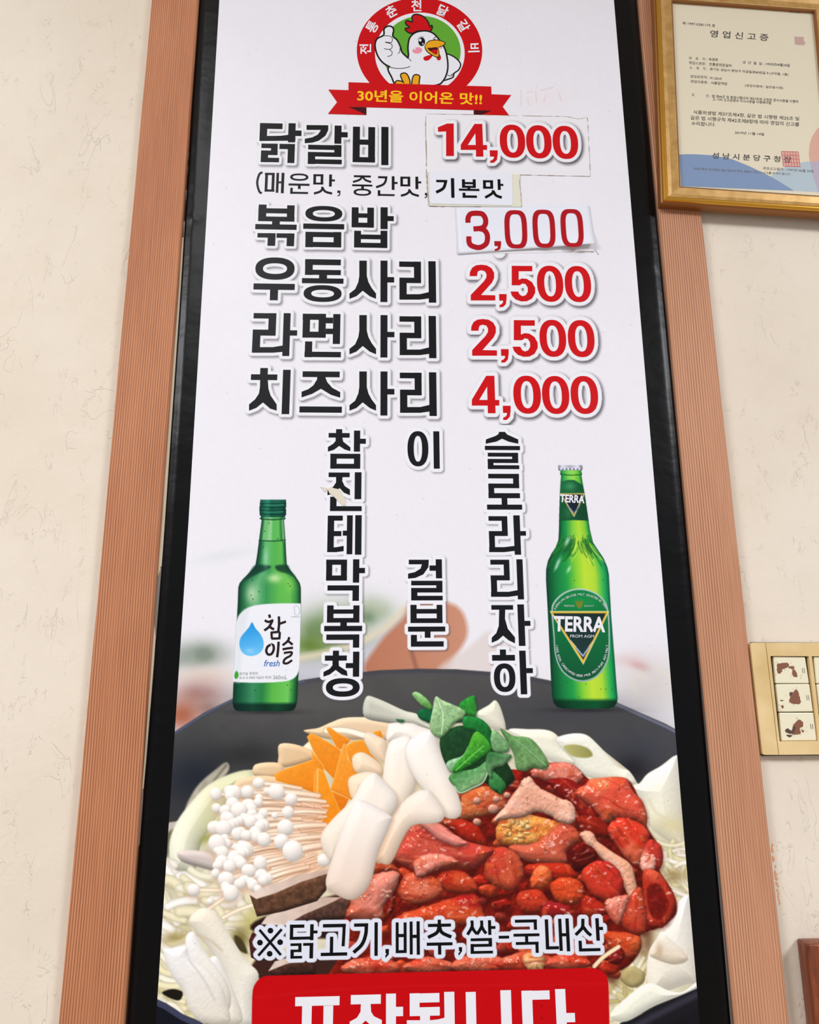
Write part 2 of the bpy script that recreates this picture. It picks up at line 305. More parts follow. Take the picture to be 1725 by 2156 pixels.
# ------------------------------------------------------------------ setting
def box(name, x0, x1, y0, y1, z0, z1, mat, parent=None, bev=0.0):
    v = [(x, y, z) for x in (x0, x1) for y in (y0, y1) for z in (z0, z1)]
    f = [(0, 1, 3, 2), (4, 6, 7, 5), (0, 4, 5, 1), (2, 3, 7, 6), (0, 2, 6, 4), (1, 5, 7, 3)]
    o = obj(name, v, f, mat, parent)
    if bev:
        b = o.modifiers.new('bevel', 'BEVEL'); b.width = bev; b.segments = 3
        o.data.polygons.foreach_set('use_smooth', [True] * 6)
    return o
WY = 0.0055                                   # wall surface, just behind the print
tag(box('wall_back', -3.0, 3.0, WY, WY + 0.12, 0, 3.0, M_WALL), kind='structure')
M_FLOOR = pmat('floor_tile', rgb(150, 132, 112), 0.5); tag(box('floor', -3.0, 3.0, -4.4, WY + 0.12, -0.05, 0, M_FLOOR), kind='structure')
M_CEIL = pmat('ceiling_board', rgb(226, 222, 214), 0.8); tag(box('ceiling', -3.0, 3.0, -4.4, WY + 0.12, 3.0, 3.05, M_CEIL), kind='structure')

WD = 0.004                                   # front of the boards
def board(name, xl, xr, mat):
    n = 60; z = np.linspace(0.0, 2.999, n + 1); rng = random.Random(name)
    vs, fs = [], []
    for i, zz in enumerate(z):
        for x, y in ((xl, WY), (xl, -WD + .0015), (xl + .0015, -WD), (xr - .0015, -WD), (xr, -WD + .0015), (xr, WY)):
            vs.append((x + rng.uniform(-.0002, .0002), y, zz))
        if i:
            a, b = (i - 1) * 6, i * 6
            fs += [(a + k, b + k, b + k + 1, a + k + 1)[::-1] for k in range(5)]
    return obj(name, vs, fs, mat)
wl0, wl1 = P(219, 1100, WD)[0], P(337, 1100, WD)[0]
wr0, wr1 = P(1449, 1100, WD)[0], P(1548.5, 1100, WD)[0]
tag(board('trim_1', wl0, wl1, M_WOODL), 'reddish pine board running up the left of the menu panel', kind='structure')
tag(board('trim_2', wr0, wr1, M_WOODR), 'reddish pine board running up the right of the menu panel', kind='structure')

# mirror panel that carries the menu
M_MIR = pmat('old_mirror', rgb(92, 96, 98), 0.08, metal=1.0)
mir = empty('mirror_panel', 'narrow mirror glass showing between the left pine board and the black menu border', 'mirror')
z0, z1 = 0.5, 2.9
box('glass', wl1 + .0002, wr0 - .0002, 0.003, 0.0052, z0, z1, M_MIR, mir)
M_CREAM = pmat('cream_edge_tape', rgb(232, 226, 200), 0.6); M_GREYB = pmat('worn_silver_backing', rgb(150, 152, 146), 0.5)
M_GREYB.node_tree.nodes['Principled BSDF'].inputs['Metallic'].default_value = 0.3
cr4 = Crop(0, 1156, 2.157)
flat('edge_tape', [np.array([(383, 500), (387, 500), (383, 620), (346, 1156), (345, 1192), (330, 1194), (341, 1050), (356, 860), (375, 600)]), cr4([(713, 78), (730, 75), (706, 420), (686, 740), (652, 1090), (622, 1120), (640, 900), (664, 620), (694, 330)])], M_CREAM, mir, -0.0027)
for k in ([(622, 1125), (652, 1085), (648, 1215), (638, 1330), (628, 1355), (612, 1340), (600, 1375), (606, 1250)], [(706, 150), (734, 80), (730, 180), (708, 410), (700, 330)]):
    flat('worn_backing', [cr4(k)], M_GREYB, mir, -0.0026)
rgc = random.Random(12)
flat('flaked_edge', [np.array([(x, y), (x + 2 + rgc.random(), y), (x + 1.6, y + h), (x - .6, y + h)]) for y, h in ((242, 10), (262, 16), (284, 30), (322, 24), (350, 44), (400, 60), (466, 34)) for x in (403.5 - (y - 242) * .073,)], pmat('white_flakes', rgb(206, 214, 206), .5), mir, -0.0028)

banner = empty('menu_banner', 'tall black bordered menu banner with red prices, green bottles and a pan of marinated chicken', 'banner')
def linepts(n, *pts):
    pts = np.array(pts, float); ys = np.linspace(pts[0, 1], pts[-1, 1], n); return np.interp(ys, pts[:, 1], pts[:, 0]), ys
TOPY, BOTY = -60.0, 2230.0
lx, ly = linepts(40, (422, TOPY), (418, 0), (380, 620), (343.5, 1156), (297, 1740), (267, 2156), (262, BOTY))
rx_, ry_ = linepts(40, (1333.5, TOPY), (1339, 0), (1443, 1100), (1540, 2156), (1546.5, BOTY))
vs = []; NR = 420
ys = np.linspace(TOPY, BOTY, NR); xl_ = np.interp(ys, ly, lx); xr_ = np.interp(ys, ry_, rx_)
offs = [0, 3, 7, 11, 15, 20, 28, 36, 44]
rgw = random.Random(2); creases = [(458, 9, 1.0, .1), (1490, 7, .6, -.3), (1512, 12, .8, .5), (1730, 10, .7, -.4), (1560, 16, .4, .3), (900, 60, .35, 0), (250, 90, .4, 0)]
for i in range(NR):
    L_, R_ = xl_[i], xr_[i]; cols = [(L_ + o, o) for o in offs] + [(L_ + (R_ - L_) * t, 99) for t in (.2, .4, .6, .8)] + [(R_ - o, -o if o else -.1) for o in offs[::-1]]
    for x, o in cols:
        d = .0009
        if 0 <= o < 15: d -= .0030 * (1 - o / 15)
        if -12 < o < 0: d -= .0022 * (1 + o / 12)
        if 0 <= o < 99 or o < 0:
            w_ = math.sin(math.pi * min(abs(o) / 44, 1)) if abs(o) > 7 else .3
            for yc, s_, a_, sl in creases: d += .0009 * a_ * w_ * math.exp(-((ys[i] - yc - sl * (x - L_)) / s_) ** 2) * (1 if o >= 0 else .5)
        vs.append(P(x, ys[i], d))
NC = len(cols) - 1
fs = [(i * (NC + 1) + j, (i + 1) * (NC + 1) + j, (i + 1) * (NC + 1) + j + 1, i * (NC + 1) + j + 1) for i in range(NR - 1) for j in range(NC)]
bs = obj('black_border_sheet', vs, fs, M_BLACK, banner, True)
so = bs.modifiers.new('thick', 'SOLIDIFY'); so.thickness = 0.0003; so.offset = -1
M_RIM = pmat('grey_metal_edge', rgb(120, 122, 124), 0.35, metal=0.8)
rim = flat('edge_strip', [np.array([(1338, -60), (1343, -60), (1450, 1100), (1547, 2200), (1543, 2200), (1446, 1100)])], M_RIM, banner, 0.0010)
# ------------------------------------------------------------------ the printed sheet: vertex-coloured mesh painted by shapes
RS = np.random.RandomState(7)
def edgeL(y): return np.interp(y, [-60, 0, 1100, 2156, 2240], [466, 462, 397, 328, 322])
def edgeR(y): return np.interp(y, [-60, 0, 1100, 2156, 2240], [1288, 1293, 1385, 1474, 1481])
def fbm(shape, cell, octs=3, seed=0):
    rs = np.random.RandomState(seed); out = np.zeros(shape); amp, tot = 1.0, 0.0
    for o in range(octs):
        c = max(cell / 2 ** o, 1.5); gh, gw = int(shape[0] / c) + 3, int(shape[1] / c) + 3
        g = rs.rand(gh, gw); yy = np.arange(shape[0]) / c; xx = np.arange(shape[1]) / c
        yi, xi = yy.astype(int), xx.astype(int); fy, fx = yy - yi, xx - xi
        fy = (fy * fy * (3 - 2 * fy))[:, None]; fx = (fx * fx * (3 - 2 * fx))[None]
        a, b = g[yi][:, xi], g[yi][:, xi + 1]; c_, d = g[yi + 1][:, xi], g[yi + 1][:, xi + 1]
        out += amp * ((a * (1 - fx) + b * fx) * (1 - fy) + (c_ * (1 - fx) + d * fx) * fy); tot += amp; amp *= 0.5
    return out / tot
class Canvas:
    def __init__(s, y0, y1, nr, nc, base):
        s.y = np.linspace(y0, y1, nr); s.nr, s.nc = nr, nc
        t = np.linspace(0, 1, nc); L, R = edgeL(s.y), edgeR(s.y)
        s.X = L[:, None] + (R - L)[:, None] * t; s.Y = np.repeat(s.y[:, None], nc, 1)
        s.c = np.zeros((nr, nc, 3)); s.c[:] = np.array(base) / 255.0; s.id = np.zeros((nr, nc), np.int32); s.names = ['_']
        s.pitch = (y1 - y0) / (nr - 1)
        s.n1 = fbm((nr, nc), 5, 3, 1); s.n2 = fbm((nr, nc), 14, 3, 2); s.n3 = fbm((nr, nc), 45, 3, 3)
        s.alt = fbm((nr, nc), 7, 3, 9)
    def box(s, x0, y0, x1, y1):
        r0, r1 = np.searchsorted(s.y, [y0, y1]); r0 = max(r0 - 1, 0); r1 = min(r1 + 1, s.nr)
        if r1 - r0 < 2: return None
        L = min(s.X[r0, 0], s.X[r1 - 1, 0]), max(s.X[r0, -1], s.X[r1 - 1, -1])
        w0 = s.X[r0:r1]; m = (w0 >= x0) & (w0 <= x1); cols = np.where(m.any(0))[0]
        if len(cols) < 2: return None
        return slice(r0, r1), slice(max(cols[0] - 1, 0), min(cols[-1] + 2, s.nc))
    def sd(s, poly, pad):
        poly = np.asarray(poly, float); mn, mx = poly.min(0) - pad, poly.max(0) + pad
        b = s.box(mn[0], mn[1], mx[0], mx[1])
        if b is None: return None, None
        X, Y = s.X[b], s.Y[b]; d = np.full(X.shape, 1e12); ins = np.zeros(X.shape, bool)
        q = np.roll(poly, -1, 0)
        for (ax, ay), (bx, by) in zip(poly, q):
            ex, ey = bx - ax, by - ay; l2 = ex * ex + ey * ey
            if l2 < 1e-9: continue
            wx, wy = X - ax, Y - ay; t = np.clip((wx * ex + wy * ey) / l2, 0, 1)
            d = np.minimum(d, (wx - t * ex) ** 2 + (wy - t * ey) ** 2)
            c = (ay > Y) != (by > Y)
            ins ^= c & (X < ax + (Y - ay) * (ex / (ey if abs(ey) > 1e-9 else 1e-9)))
        d = np.sqrt(d); return b, np.where(ins, -d, d)
    def line(s, pts, pad):
        p = np.asarray(pts, float); mn, mx = p.min(0) - pad, p.max(0) + pad
        b = s.box(mn[0], mn[1], mx[0], mx[1])
        if b is None: return None, None, None
        X, Y = s.X[b], s.Y[b]; d = np.full(X.shape, 1e12); n = len(p) - 1; tt = np.zeros(X.shape)
        for k in range(n):
            (ax, ay), (bx, by) = p[k], p[k + 1]; ex, ey = bx - ax, by - ay; l2 = ex * ex + ey * ey + 1e-9
            wx, wy = X - ax, Y - ay; t = np.clip((wx * ex + wy * ey) / l2, 0, 1); dd = (wx - t * ex) ** 2 + (wy - t * ey) ** 2
            m = dd < d; d = np.where(m, dd, d); tt = np.where(m, (k + t) / n, tt)
        return b, np.sqrt(d), tt
    def blend(s, b, a, col, name=None):
        a3 = a[..., None]; s.c[b] = s.c[b] * (1 - a3) + np.clip(col, 0, 1.2) * a3
        if name:
            s.names.append(name); s.id[b] = np.where(a > 0.5, len(s.names) - 1, s.id[b])
    def shade(s, b, sd, R, amb=0.72, dif=0.42, L=(-0.35, -0.75, 0.56), rough=0.0, texn=None):
        w = np.clip(-sd / R, 0, 1); h = np.sqrt(np.clip(1 - (1 - w) ** 2, 0, 1)) * R / s.pitch
        if texn is not None: h = h + texn[b] * rough / s.pitch
        gy, gx = np.gradient(h); nz = 1 / np.sqrt(gx * gx + gy * gy + 1)
        ndl = np.clip((-gx * L[0] - gy * L[1] + L[2]) * nz, -0.3, 1.3)
        return amb + dif * ndl, ndl
    def fill(s, poly, col, name=None, soft=1.4, R=None, amb=0.72, dif=0.42, alpha=1.0, tex=0.0, tn='n2', c2=None, ang=90, rough=0.0, spec=0.0, smoothp=True, L=(-0.35, -0.75, 0.56), edge=None):
        if smoothp: poly = smooth(poly, 5)
        b, sd = s.sd(poly, soft + 2)
        if b is None: return
        a = np.clip(0.5 - sd / soft, 0, 1) * alpha
        cl = np.ones(sd.shape + (3,)) * np.array(col) / 255.0
        if c2 is not None:
            dx, dy = math.cos(math.radians(ang)), math.sin(math.radians(ang)); pr = s.X[b] * dx + s.Y[b] * dy
            pp = np.asarray(poly) @ np.array([dx, dy]); t = np.clip((pr - pp.min()) / (np.ptp(pp) + 1e-6), 0, 1)[..., None]
            cl = cl * (1 - t) + np.array(c2) / 255.0 * t
        if tex: cl = cl * (1 + tex * (getattr(s, tn)[b] - 0.5)[..., None] * 2)
        if R:
            sh, ndl = s.shade(b, sd, R, amb, dif, L, rough, s.n1); cl = cl * sh[..., None]
            if spec:
                k = np.clip(ndl - 0.93, 0, 1) / 0.12; cl = cl + (spec * np.clip(k, 0, 1) ** 2)[..., None]
        if edge is not None:
            ec, ew = edge; t = np.clip(1 + sd / ew, 0, 1)[..., None]; cl = cl * (1 - t) + np.array(ec) / 255.0 * t
        s.blend(b, a, cl, name)
    def stroke(s, pts, w, col, name=None, soft=1.2, alpha=1.0, sh=0.35, c2=None, sm=True):
        if sm: pts = osmooth(pts, 5)
        b, d, t = s.line(pts, w / 2 + soft + 1)
        if b is None: return
        a = np.clip(0.5 - (d - w / 2) / soft, 0, 1) * alpha
        cl = np.ones(d.shape + (3,)) * np.array(col) / 255.0
        if c2 is not None: cl = cl * (1 - t[..., None]) + np.array(c2) / 255.0 * t[..., None]
        cl = cl * (1 + sh * (0.35 - np.clip(d / (w / 2), 0, 1) ** 2)[..., None])
        s.blend(b, a, cl, name)
    def ball(s, cx, cy, rx, ry, col, name=None, rot=0, **k):
        k.setdefault('R', min(rx, ry)); s.fill(ell(cx, cy, rx, ry, 22, 2.0, rot), col, name, smoothp=False, **k)
    def cloud(s, cx, cy, rx, ry, col, alpha=1.0, pw=1.0, noise=0.0, rot=0.0):
        b = s.box(cx - 3 * max(rx, ry), cy - 3 * max(rx, ry), cx + 3 * max(rx, ry), cy + 3 * max(rx, ry))
        if b is None: return
        X, Y = s.X[b] - cx, s.Y[b] - cy; c, sn = math.cos(rot), math.sin(rot)
        g = np.exp(-(((X * c + Y * sn) / rx) ** 2 + ((-X * sn + Y * c) / ry) ** 2) ** pw)
        if noise: g = g * (1 - noise + 2 * noise * s.n3[b])
        s.blend(b, np.clip(g * alpha, 0, 1), np.ones(g.shape + (3,)) * np.array(col) / 255.0)
    def halo(s, polys, r, off=(3, 3.5), blur=7.0, dark=0.55, white=(239, 239, 243), shadow=(70, 66, 74)):
        allp = np.vstack(polys); mn, mx = allp.min(0) - 30, allp.max(0) + 30
        b = s.box(mn[0], mn[1], mx[0], mx[1])
        if b is None: return
        r0, c0 = b[0].start, b[1].start; D = np.full(s.X[b].shape, 99.0); D2 = D.copy()
        for p in polys:
            for T, o in ((D, (0, 0)), (D2, off)):
                bb, sd = s.sd(p + np.array(o), r + blur + 2)
                if bb is None: continue
                q = slice(bb[0].start - r0, bb[0].stop - r0), slice(bb[1].start - c0, bb[1].stop - c0)
                T[q] = np.minimum(T[q], sd)
        if dark: s.blend(b, dark * np.clip(1 - (D2 - r + 2) / blur, 0, 1) ** 1.6, np.ones(D.shape + (3,)) * np.array(shadow) / 255.0)
        s.blend(b, np.clip(0.5 - (D - r) / 1.3, 0, 1), np.ones(D.shape + (3,)) * np.array(white) / 255.0)
    def build(s, base_name, parent, mat, dep, sub_parent=None):
        V = P(s.X, s.Y, dep).reshape(-1, 3); Cc = np.concatenate([s2l(np.clip(s.c, 0, 1)), np.ones((s.nr, s.nc, 1))], -1).reshape(-1, 4)
        idx = np.arange(s.nr * s.nc).reshape(s.nr, s.nc)
        q = np.stack([idx[:-1, :-1], idx[1:, :-1], idx[1:, 1:], idx[:-1, 1:]], -1).reshape(-1, 4); fid = s.id[:-1, :-1].reshape(-1)
        base = None
        groups = {}
        for k in np.unique(fid): groups.setdefault(int(k), int(k))
        for k in sorted(groups):
            m = fid == k
            if k and m.sum() < 25: fid[m] = 0
        for k in np.unique(fid):
            f = q[fid == k]; uv, inv = np.unique(f, return_inverse=True); inv = inv.reshape(-1).astype(np.int32)
            me = bpy.data.meshes.new(base_name if k == 0 else s.names[k])
            me.vertices.add(len(uv)); me.vertices.foreach_set('co', V[uv].astype(np.float32).ravel())
            me.loops.add(len(inv)); me.loops.foreach_set('vertex_index', inv)
            me.polygons.add(len(f)); me.polygons.foreach_set('loop_start', np.arange(0, len(inv), 4, dtype=np.int32)); me.polygons.foreach_set('loop_total', np.full(len(f), 4, np.int32))
            me.update(calc_edges=True)
            at = me.color_attributes.new('Col', 'FLOAT_COLOR', 'POINT'); at.data.foreach_set('color', Cc[uv].astype(np.float32).ravel())
            me.materials.append(mat); nm = base_name if k == 0 else s.names[k]
            o = bpy.data.objects.new(nm.split('|')[0], me); COL.objects.link(o)
            if k == 0: base = o; o.parent = parent
            else: o.parent = sub_parent(nm) if callable(sub_parent) and sub_parent(nm) else base
        return base

QUALITY = 1.0
top = Canvas(-60, 895, int(955 / 1.75 * QUALITY), int(870 / 1.75 * QUALITY), (238, 236, 242))
top.c *= (1 - 0.015 * (top.n3 - 0.5)[..., None])
top.cloud(1150, 210, 60, 22, (240, 205, 200), 0.10, noise=0.8)
for p in ([(1097, 190), (1098, 223)], [(1112, 205), (1112, 215), (1116, 222)], [(1128, 192), (1130, 214)], [(1140, 190), (1165, 184)], [(1110, 195), (1122, 193)], [(1150, 200), (1146, 214)], [(1178, 198), (1182, 212)]):
    top.stroke(p, 1.6, (226, 170, 160), alpha=0.45, sh=0)
for k in ('spicy_chicken_name', 'fried_rice_name'): top.halo(LINES[k], 5.6)
for k in ('udon_noodle_name', 'ramen_noodle_name', 'cheese_topping_name'): top.halo(LINES[k], 6.9)
for k in ('price_2500_a', 'price_2500_b', 'price_4000'): top.halo(PRICES[k], 8.2, blur=9, dark=0.8)
top.halo([ell(1052, 531, 5, 5, 12)], 8, blur=8)

bot = Canvas(895, 2235, int(1340 / 1.35 * QUALITY), int(1110 / 1.30 * QUALITY), (238, 236, 242))
def paint_food(cv):
    F1 = Crop(340, 1420, 2.929); F2 = Crop(660, 1420, 2.929); F3 = Crop(1040, 1420, 2.9295); K = Crop(360, 1100, 1.6274)
    rng = random.Random(5)
    # --- blurred table behind the pan
    cv.cloud(560, 1500, 330, 60, (228, 222, 222), 0.9)
    cv.cloud(420, 1378, 60, 28, (136, 148, 134), 0.95, noise=0.4); cv.cloud(385, 1390, 40, 20, (120, 135, 120), 0.5, noise=0.6)
    cv.cloud(430, 1425, 70, 22, (226, 208, 196), 0.9)
    cv.cloud(420, 1462, 56, 28, (172, 130, 124), 0.95, noise=0.2); cv.cloud(385, 1505, 46, 34, (178, 104, 78), 1.0, noise=0.1); cv.cloud(440, 1492, 26, 14, (150, 110, 100), 0.7)
    cv.cloud(470, 1170, 60, 12, (222, 226, 228), 0.6, rot=-0.2)
    cv.fill([(600, 1395), (700, 1368), (780, 1340), (860, 1290), (800, 1420), (600, 1440)], (206, 205, 215), soft=16)
    cv.cloud(690, 1325, 86, 46, (118, 144, 98), 1.0, noise=0.35, rot=-0.25); cv.cloud(655, 1360, 60, 20, (106, 134, 62), 0.85, noise=0.5, rot=-0.1)
    cv.cloud(790, 1285, 44, 26, (160, 176, 140), 0.7, noise=0.5); cv.cloud(775, 1300, 18, 14, (90, 120, 90), 0.55, noise=0.6)
    cv.stroke([(628, 1386), (720, 1366), (800, 1330), (850, 1285)], 14, (226, 214, 186), soft=12, sh=0, alpha=0.85)
    cv.fill([(772, 1418), (800, 1352), (850, 1300), (870, 1262), (960, 1275), (985, 1330), (960, 1380), (920, 1420)], (186, 120, 92), soft=12, c2=(204, 146, 120), ang=0)
    cv.stroke([(866, 1370), (880, 1416)], 9, (150, 96, 78), soft=7, sh=0, alpha=0.7)
    cv.fill([(925, 1416), (990, 1360), (1040, 1330), (1090, 1420)], (224, 212, 208), soft=14, alpha=0.8)
    cv.cloud(1370, 1440, 80, 60, (212, 205, 200), 0.8); cv.cloud(1345, 1400, 22, 9, (200, 140, 140), 0.7, noise=0.5, rot=0.3); cv.cloud(1320, 1390, 40, 16, (225, 200, 200), 0.6)
    for p in ([(1340, 1418), (1365, 1430)], [(1380, 1405), (1410, 1425)], [(1330, 1440), (1350, 1470)]): cv.stroke(p, 8, (226, 220, 206), soft=8, sh=0, alpha=0.7)
    # --- pan
    pan = [(330, 1562), (368, 1540), (430, 1500), (500, 1466), (570, 1446), (640, 1431), (720, 1419), (800, 1411), (880, 1408), (960, 1409), (1040, 1415), (1120, 1425), (1200, 1441), (1270, 1466), (1340, 1497), (1400, 1523), (1480, 1566), (1500, 2300), (300, 2300)]
    cv.fill(pan, (72, 72, 78), 'pan|1', smoothp=False, soft=2.5, tex=0.05, tn='n3')
    inner = [(330, 1575), (368, 1551), (430, 1511), (500, 1477), (570, 1456), (640, 1441), (720, 1429), (800, 1420), (880, 1417), (960, 1418), (1040, 1424), (1120, 1435), (1200, 1452), (1270, 1478), (1340, 1510), (1400, 1538), (1480, 1582), (1500, 2300), (300, 2300)]
    cv.stroke([(330, 1566), (368, 1544), (430, 1504), (500, 1470), (570, 1450), (640, 1435)], 4, (84, 92, 120), sh=0, soft=3)
    cv.stroke([(1270, 1470), (1340, 1502), (1400, 1529), (1460, 1560)], 6, (120, 124, 142), sh=0, soft=4)
    cv.fill(inner, (84, 83, 82), smoothp=False, soft=4, c2=(18, 20, 26), ang=90, tex=0.07, tn='n3')
    cv.cloud(640, 1480, 160, 36, (92, 91, 88), 0.7); cv.cloud(1180, 1500, 150, 40, (66, 66, 72), 0.7); cv.cloud(1350, 1580, 70, 50, (62, 64, 76), 0.7)
    cv.cloud(420, 1640, 90, 60, (26, 32, 44), 0.8); cv.cloud(520, 1590, 70, 26, (38, 38, 38), 0.6); cv.cloud(1330, 1620, 40, 30, (26, 26, 30), 0.7)
    cv.stroke(F1([(370, 320), (430, 370), (500, 430)]), 7, (66, 66, 66), soft=8, sh=0, alpha=0.5)
    # --- bed of cabbage
    bed = [F1(q)[0] for q in [(20, 930), (110, 900), (190, 780), (290, 680), (420, 620), (540, 590), (720, 580)]] + [F2(q)[0] for q in [(100, 300), (320, 262), (600, 300), (1000, 300)]] + \
          [F3(q)[0] for q in [(100, 345), (390, 380), (640, 440), (830, 590), (900, 690), (1000, 590), (1110, 505), (1170, 560), (1230, 1900), (1260, 1935), (1000, 2040), (780, 2150)]] + [(1290, 2235), (430, 2235), (470, 2156), (420, 2146), (380, 2125), (330, 2098)]
    cv.fill(bed, (228, 220, 190), 'cabbage_bed|1', smoothp=False, soft=3, tex=0.16, tn='n3')
    n = cv.n3; 
    # rear grey leaf and big curved leaf
    cv.fill(F1([(150, 820), (220, 690), (330, 590), (400, 543), (415, 590), (330, 690), (240, 770), (180, 850)]), (176, 170, 152), 'cabbage_leaf', soft=5, tex=0.12)
    cv.stroke(F1([(300, 690), (345, 630), (400, 560)]), 4, (90, 84, 70), soft=5, sh=0, alpha=0.7)
    cv.fill(F1([(0, 960), (40, 915), (105, 925), (60, 1050), (0, 1120)]), (200, 188, 178), 'cabbage_leaf', soft=4)
    cv.fill(F1([(0, 1020), (40, 975), (80, 960), (50, 1100), (0, 1150)]), (112, 108, 84), soft=6)
    cv.fill(F1([(50, 1130), (52, 1020), (100, 900), (190, 780), (290, 680), (420, 615), (540, 590), (600, 640), (480, 700), (380, 820), (300, 950), (240, 1060), (210, 1200), (140, 1210), (80, 1200)]),
            (234, 234, 214), 'cabbage_leaf', soft=4, R=40, amb=0.76, dif=0.36, c2=(226, 224, 180), ang=0, L=(-.5, -.4, .75))
    cv.cloud(*F1([(330, 840)])[0], 26, 60, (222, 222, 168), 0.75, rot=0.5); cv.cloud(*F1([(275, 1010)])[0], 16, 8, (158, 164, 84), 0.9, rot=-0.7)
    cv.fill(F1([(110, 1090), (250, 1090), (340, 1130), (350, 1210), (240, 1190), (120, 1150)]), (222, 208, 200), 'cabbage_leaf', soft=5, R=14)
    def noodles(reg, cnt, w, cols, ang, seed, ln_=70, jit=0.6):
        rg = random.Random(seed); reg = np.asarray(reg); mn, mx = reg.min(0), reg.max(0)
        def ins(x, y):
            c = False
            for (ax, ay), (bx, by) in zip(reg, np.roll(reg, -1, 0)):
                if (ay > y) != (by > y) and x < ax + (y - ay) * (bx - ax) / (by - ay): c = not c
            return c
        k = 0
        while k < cnt:
            x, y = rg.uniform(mn[0], mx[0]), rg.uniform(mn[1], mx[1])
            if not ins(x, y): continue
            k += 1; a = ang + rg.uniform(-jit, jit); cu = rg.uniform(-.9, .9); L = ln_ * rg.uniform(.6, 1.2); pts = []
            for t in (-.5, -.25, 0, .25, .5): pts.append((x + L * t * math.cos(a + cu * t), y + L * t * math.sin(a + cu * t) + abs(cu) * 10 * t * t))
            c = cols[rg.randrange(len(cols))]; ww = w * rg.uniform(.7, 1.3)
            cv.stroke([(p[0] + 1.5, p[1] + 3) for p in pts], ww + 3, (168, 150, 100), soft=6, alpha=0.28, sh=0)
            cv.stroke(pts, ww, c, sh=0.16, soft=2.6)
    cream = [(240, 232, 206), (232, 224, 190), (246, 240, 224), (224, 216, 172), (238, 228, 212)]
    cream2 = [(244, 238, 222), (238, 232, 206), (248, 244, 236), (234, 226, 192), (240, 232, 220)]
    noodles(F1([(0, 1150), (130, 1180), (300, 1240), (520, 1400), (620, 1500), (560, 1620), (420, 1660), (170, 1500), (150, 1700), (0, 1720)]), 60, 19, cream2, 0.35, 1, 60)
    noodles(F1([(0, 1720), (60, 1900), (160, 2080), (300, 2160), (0, 2060)]) , 26, 13, [(234, 226, 186), (222, 212, 164), (242, 238, 216)], 0.3, 2, 60)
    cv.cloud(*F1([(560, 1520)])[0], 26, 34, (196, 186, 110), 0.85, noise=0.4); cv.cloud(*F1([(90, 1620)])[0], 30, 14, (160, 140, 74), 0.75, noise=0.4, rot=-.3)
    cv.cloud(*F1([(480, 1640)])[0], 22, 26, (120, 104, 50), 0.8, noise=0.5); cv.fill(F1([(5, 1960), (70, 1940), (130, 1960), (110, 2010), (40, 1990)]), (24, 20, 16), soft=3)
    cv.fill(F1([(450, 1610), (500, 1640), (530, 1720), (470, 1690)]), (70, 60, 34), soft=4)
    # radish / potato slices behind the carrots
    for pts in ([(730, 430), (830, 432), (950, 480), (960, 520), (740, 575), (722, 500)], [(580, 555), (720, 545), (760, 600), (700, 640), (575, 625)], [(470, 650), (600, 625), (740, 640), (760, 700), (560, 760), (440, 740)]):
        cv.fill(F1(pts), (250, 220, 180), 'radish_slice', soft=2, R=12, amb=0.78, dif=0.3, c2=(242, 200, 150), ang=60)
    cv.fill(F2([(-60, 350), (30, 330), (100, 300), (190, 268), (330, 266), (480, 300), (470, 400), (350, 400), (100, 400)]), (252, 226, 192), 'radish_slice', soft=2, R=14, amb=0.8, dif=0.28, c2=(244, 206, 160), ang=90)
    cv.stroke(F2([(80, 345), (200, 345), (330, 380)]), 14, (253, 236, 214), 'radish_slice')
    cv.fill(F2([(315, 262), (325, 140), (400, 150), (560, 222), (650, 250), (730, 340), (600, 320), (460, 300)]), (208, 208, 192), 'cabbage_leaf', soft=2, R=16, c2=(226, 224, 206), ang=0)
    # --- carrots
    def carrot(pts, c=(250, 158, 46), c2=(240, 134, 26), ang=60): cv.fill(pts, c, 'carrot_slice', soft=1.4, smoothp=False, c2=c2, ang=ang, R=7, amb=0.92, dif=0.14, tex=0.04, tn='n1', edge=((255, 190, 100), 2.4))
    carrot(F1([(1015, 335), (1035, 322), (1090, 360), (1170, 405), (1130, 450), (1090, 470)]))
    carrot(F2([(370, 352), (415, 343), (437, 395), (385, 390)]))
    carrot(F2([(190, 447), (245, 412), (310, 402), (350, 480), (425, 560), (410, 600), (300, 610), (230, 560)]))
    carrot(F1([(897, 385), (925, 358), (1010, 405), (1105, 462), (1110, 540), (1065, 650), (1000, 580), (940, 480)]))
    carrot(F1([(695, 615), (760, 583), (930, 525), (925, 470), (1000, 560), (1010, 640), (950, 735), (820, 690), (705, 655)]))
    carrot(F1([(1100, 500), (1120, 430), (1135, 425), (1150, 520), (1240, 640), (1220, 790), (1160, 770), (1040, 712), (1060, 650)]), (252, 166, 60), (246, 140, 30))
    carrot(F1([(1045, 715), (1160, 765), (1110, 870), (1060, 800)]), (240, 134, 30), (232, 120, 20))
    carrot(F1([(933, 890), (942, 620), (962, 573), (1005, 600), (1050, 720), (1112, 862), (1030, 950), (1000, 925)]), (252, 160, 40), (248, 142, 24), 80)
    cv.stroke(F1([(965, 590), (958, 750), (938, 885)]), 4, (255, 196, 110), sh=0, alpha=0.8)
    # --- enoki
    cv.fill(F1([(430, 740), (560, 680), (720, 690), (930, 745), (935, 900), (1010, 940), (1040, 1000), (1030, 1200), (850, 1240), (640, 1310), (540, 1350), (420, 1300), (330, 1150), (350, 950)]), (244, 222, 192), 'enoki_mushroom_bunch|1', soft=6, tex=0.10, tn='n2')
    cv.cloud(*F1([(650, 890)])[0], 60, 20, (240, 210, 150), 0.8)
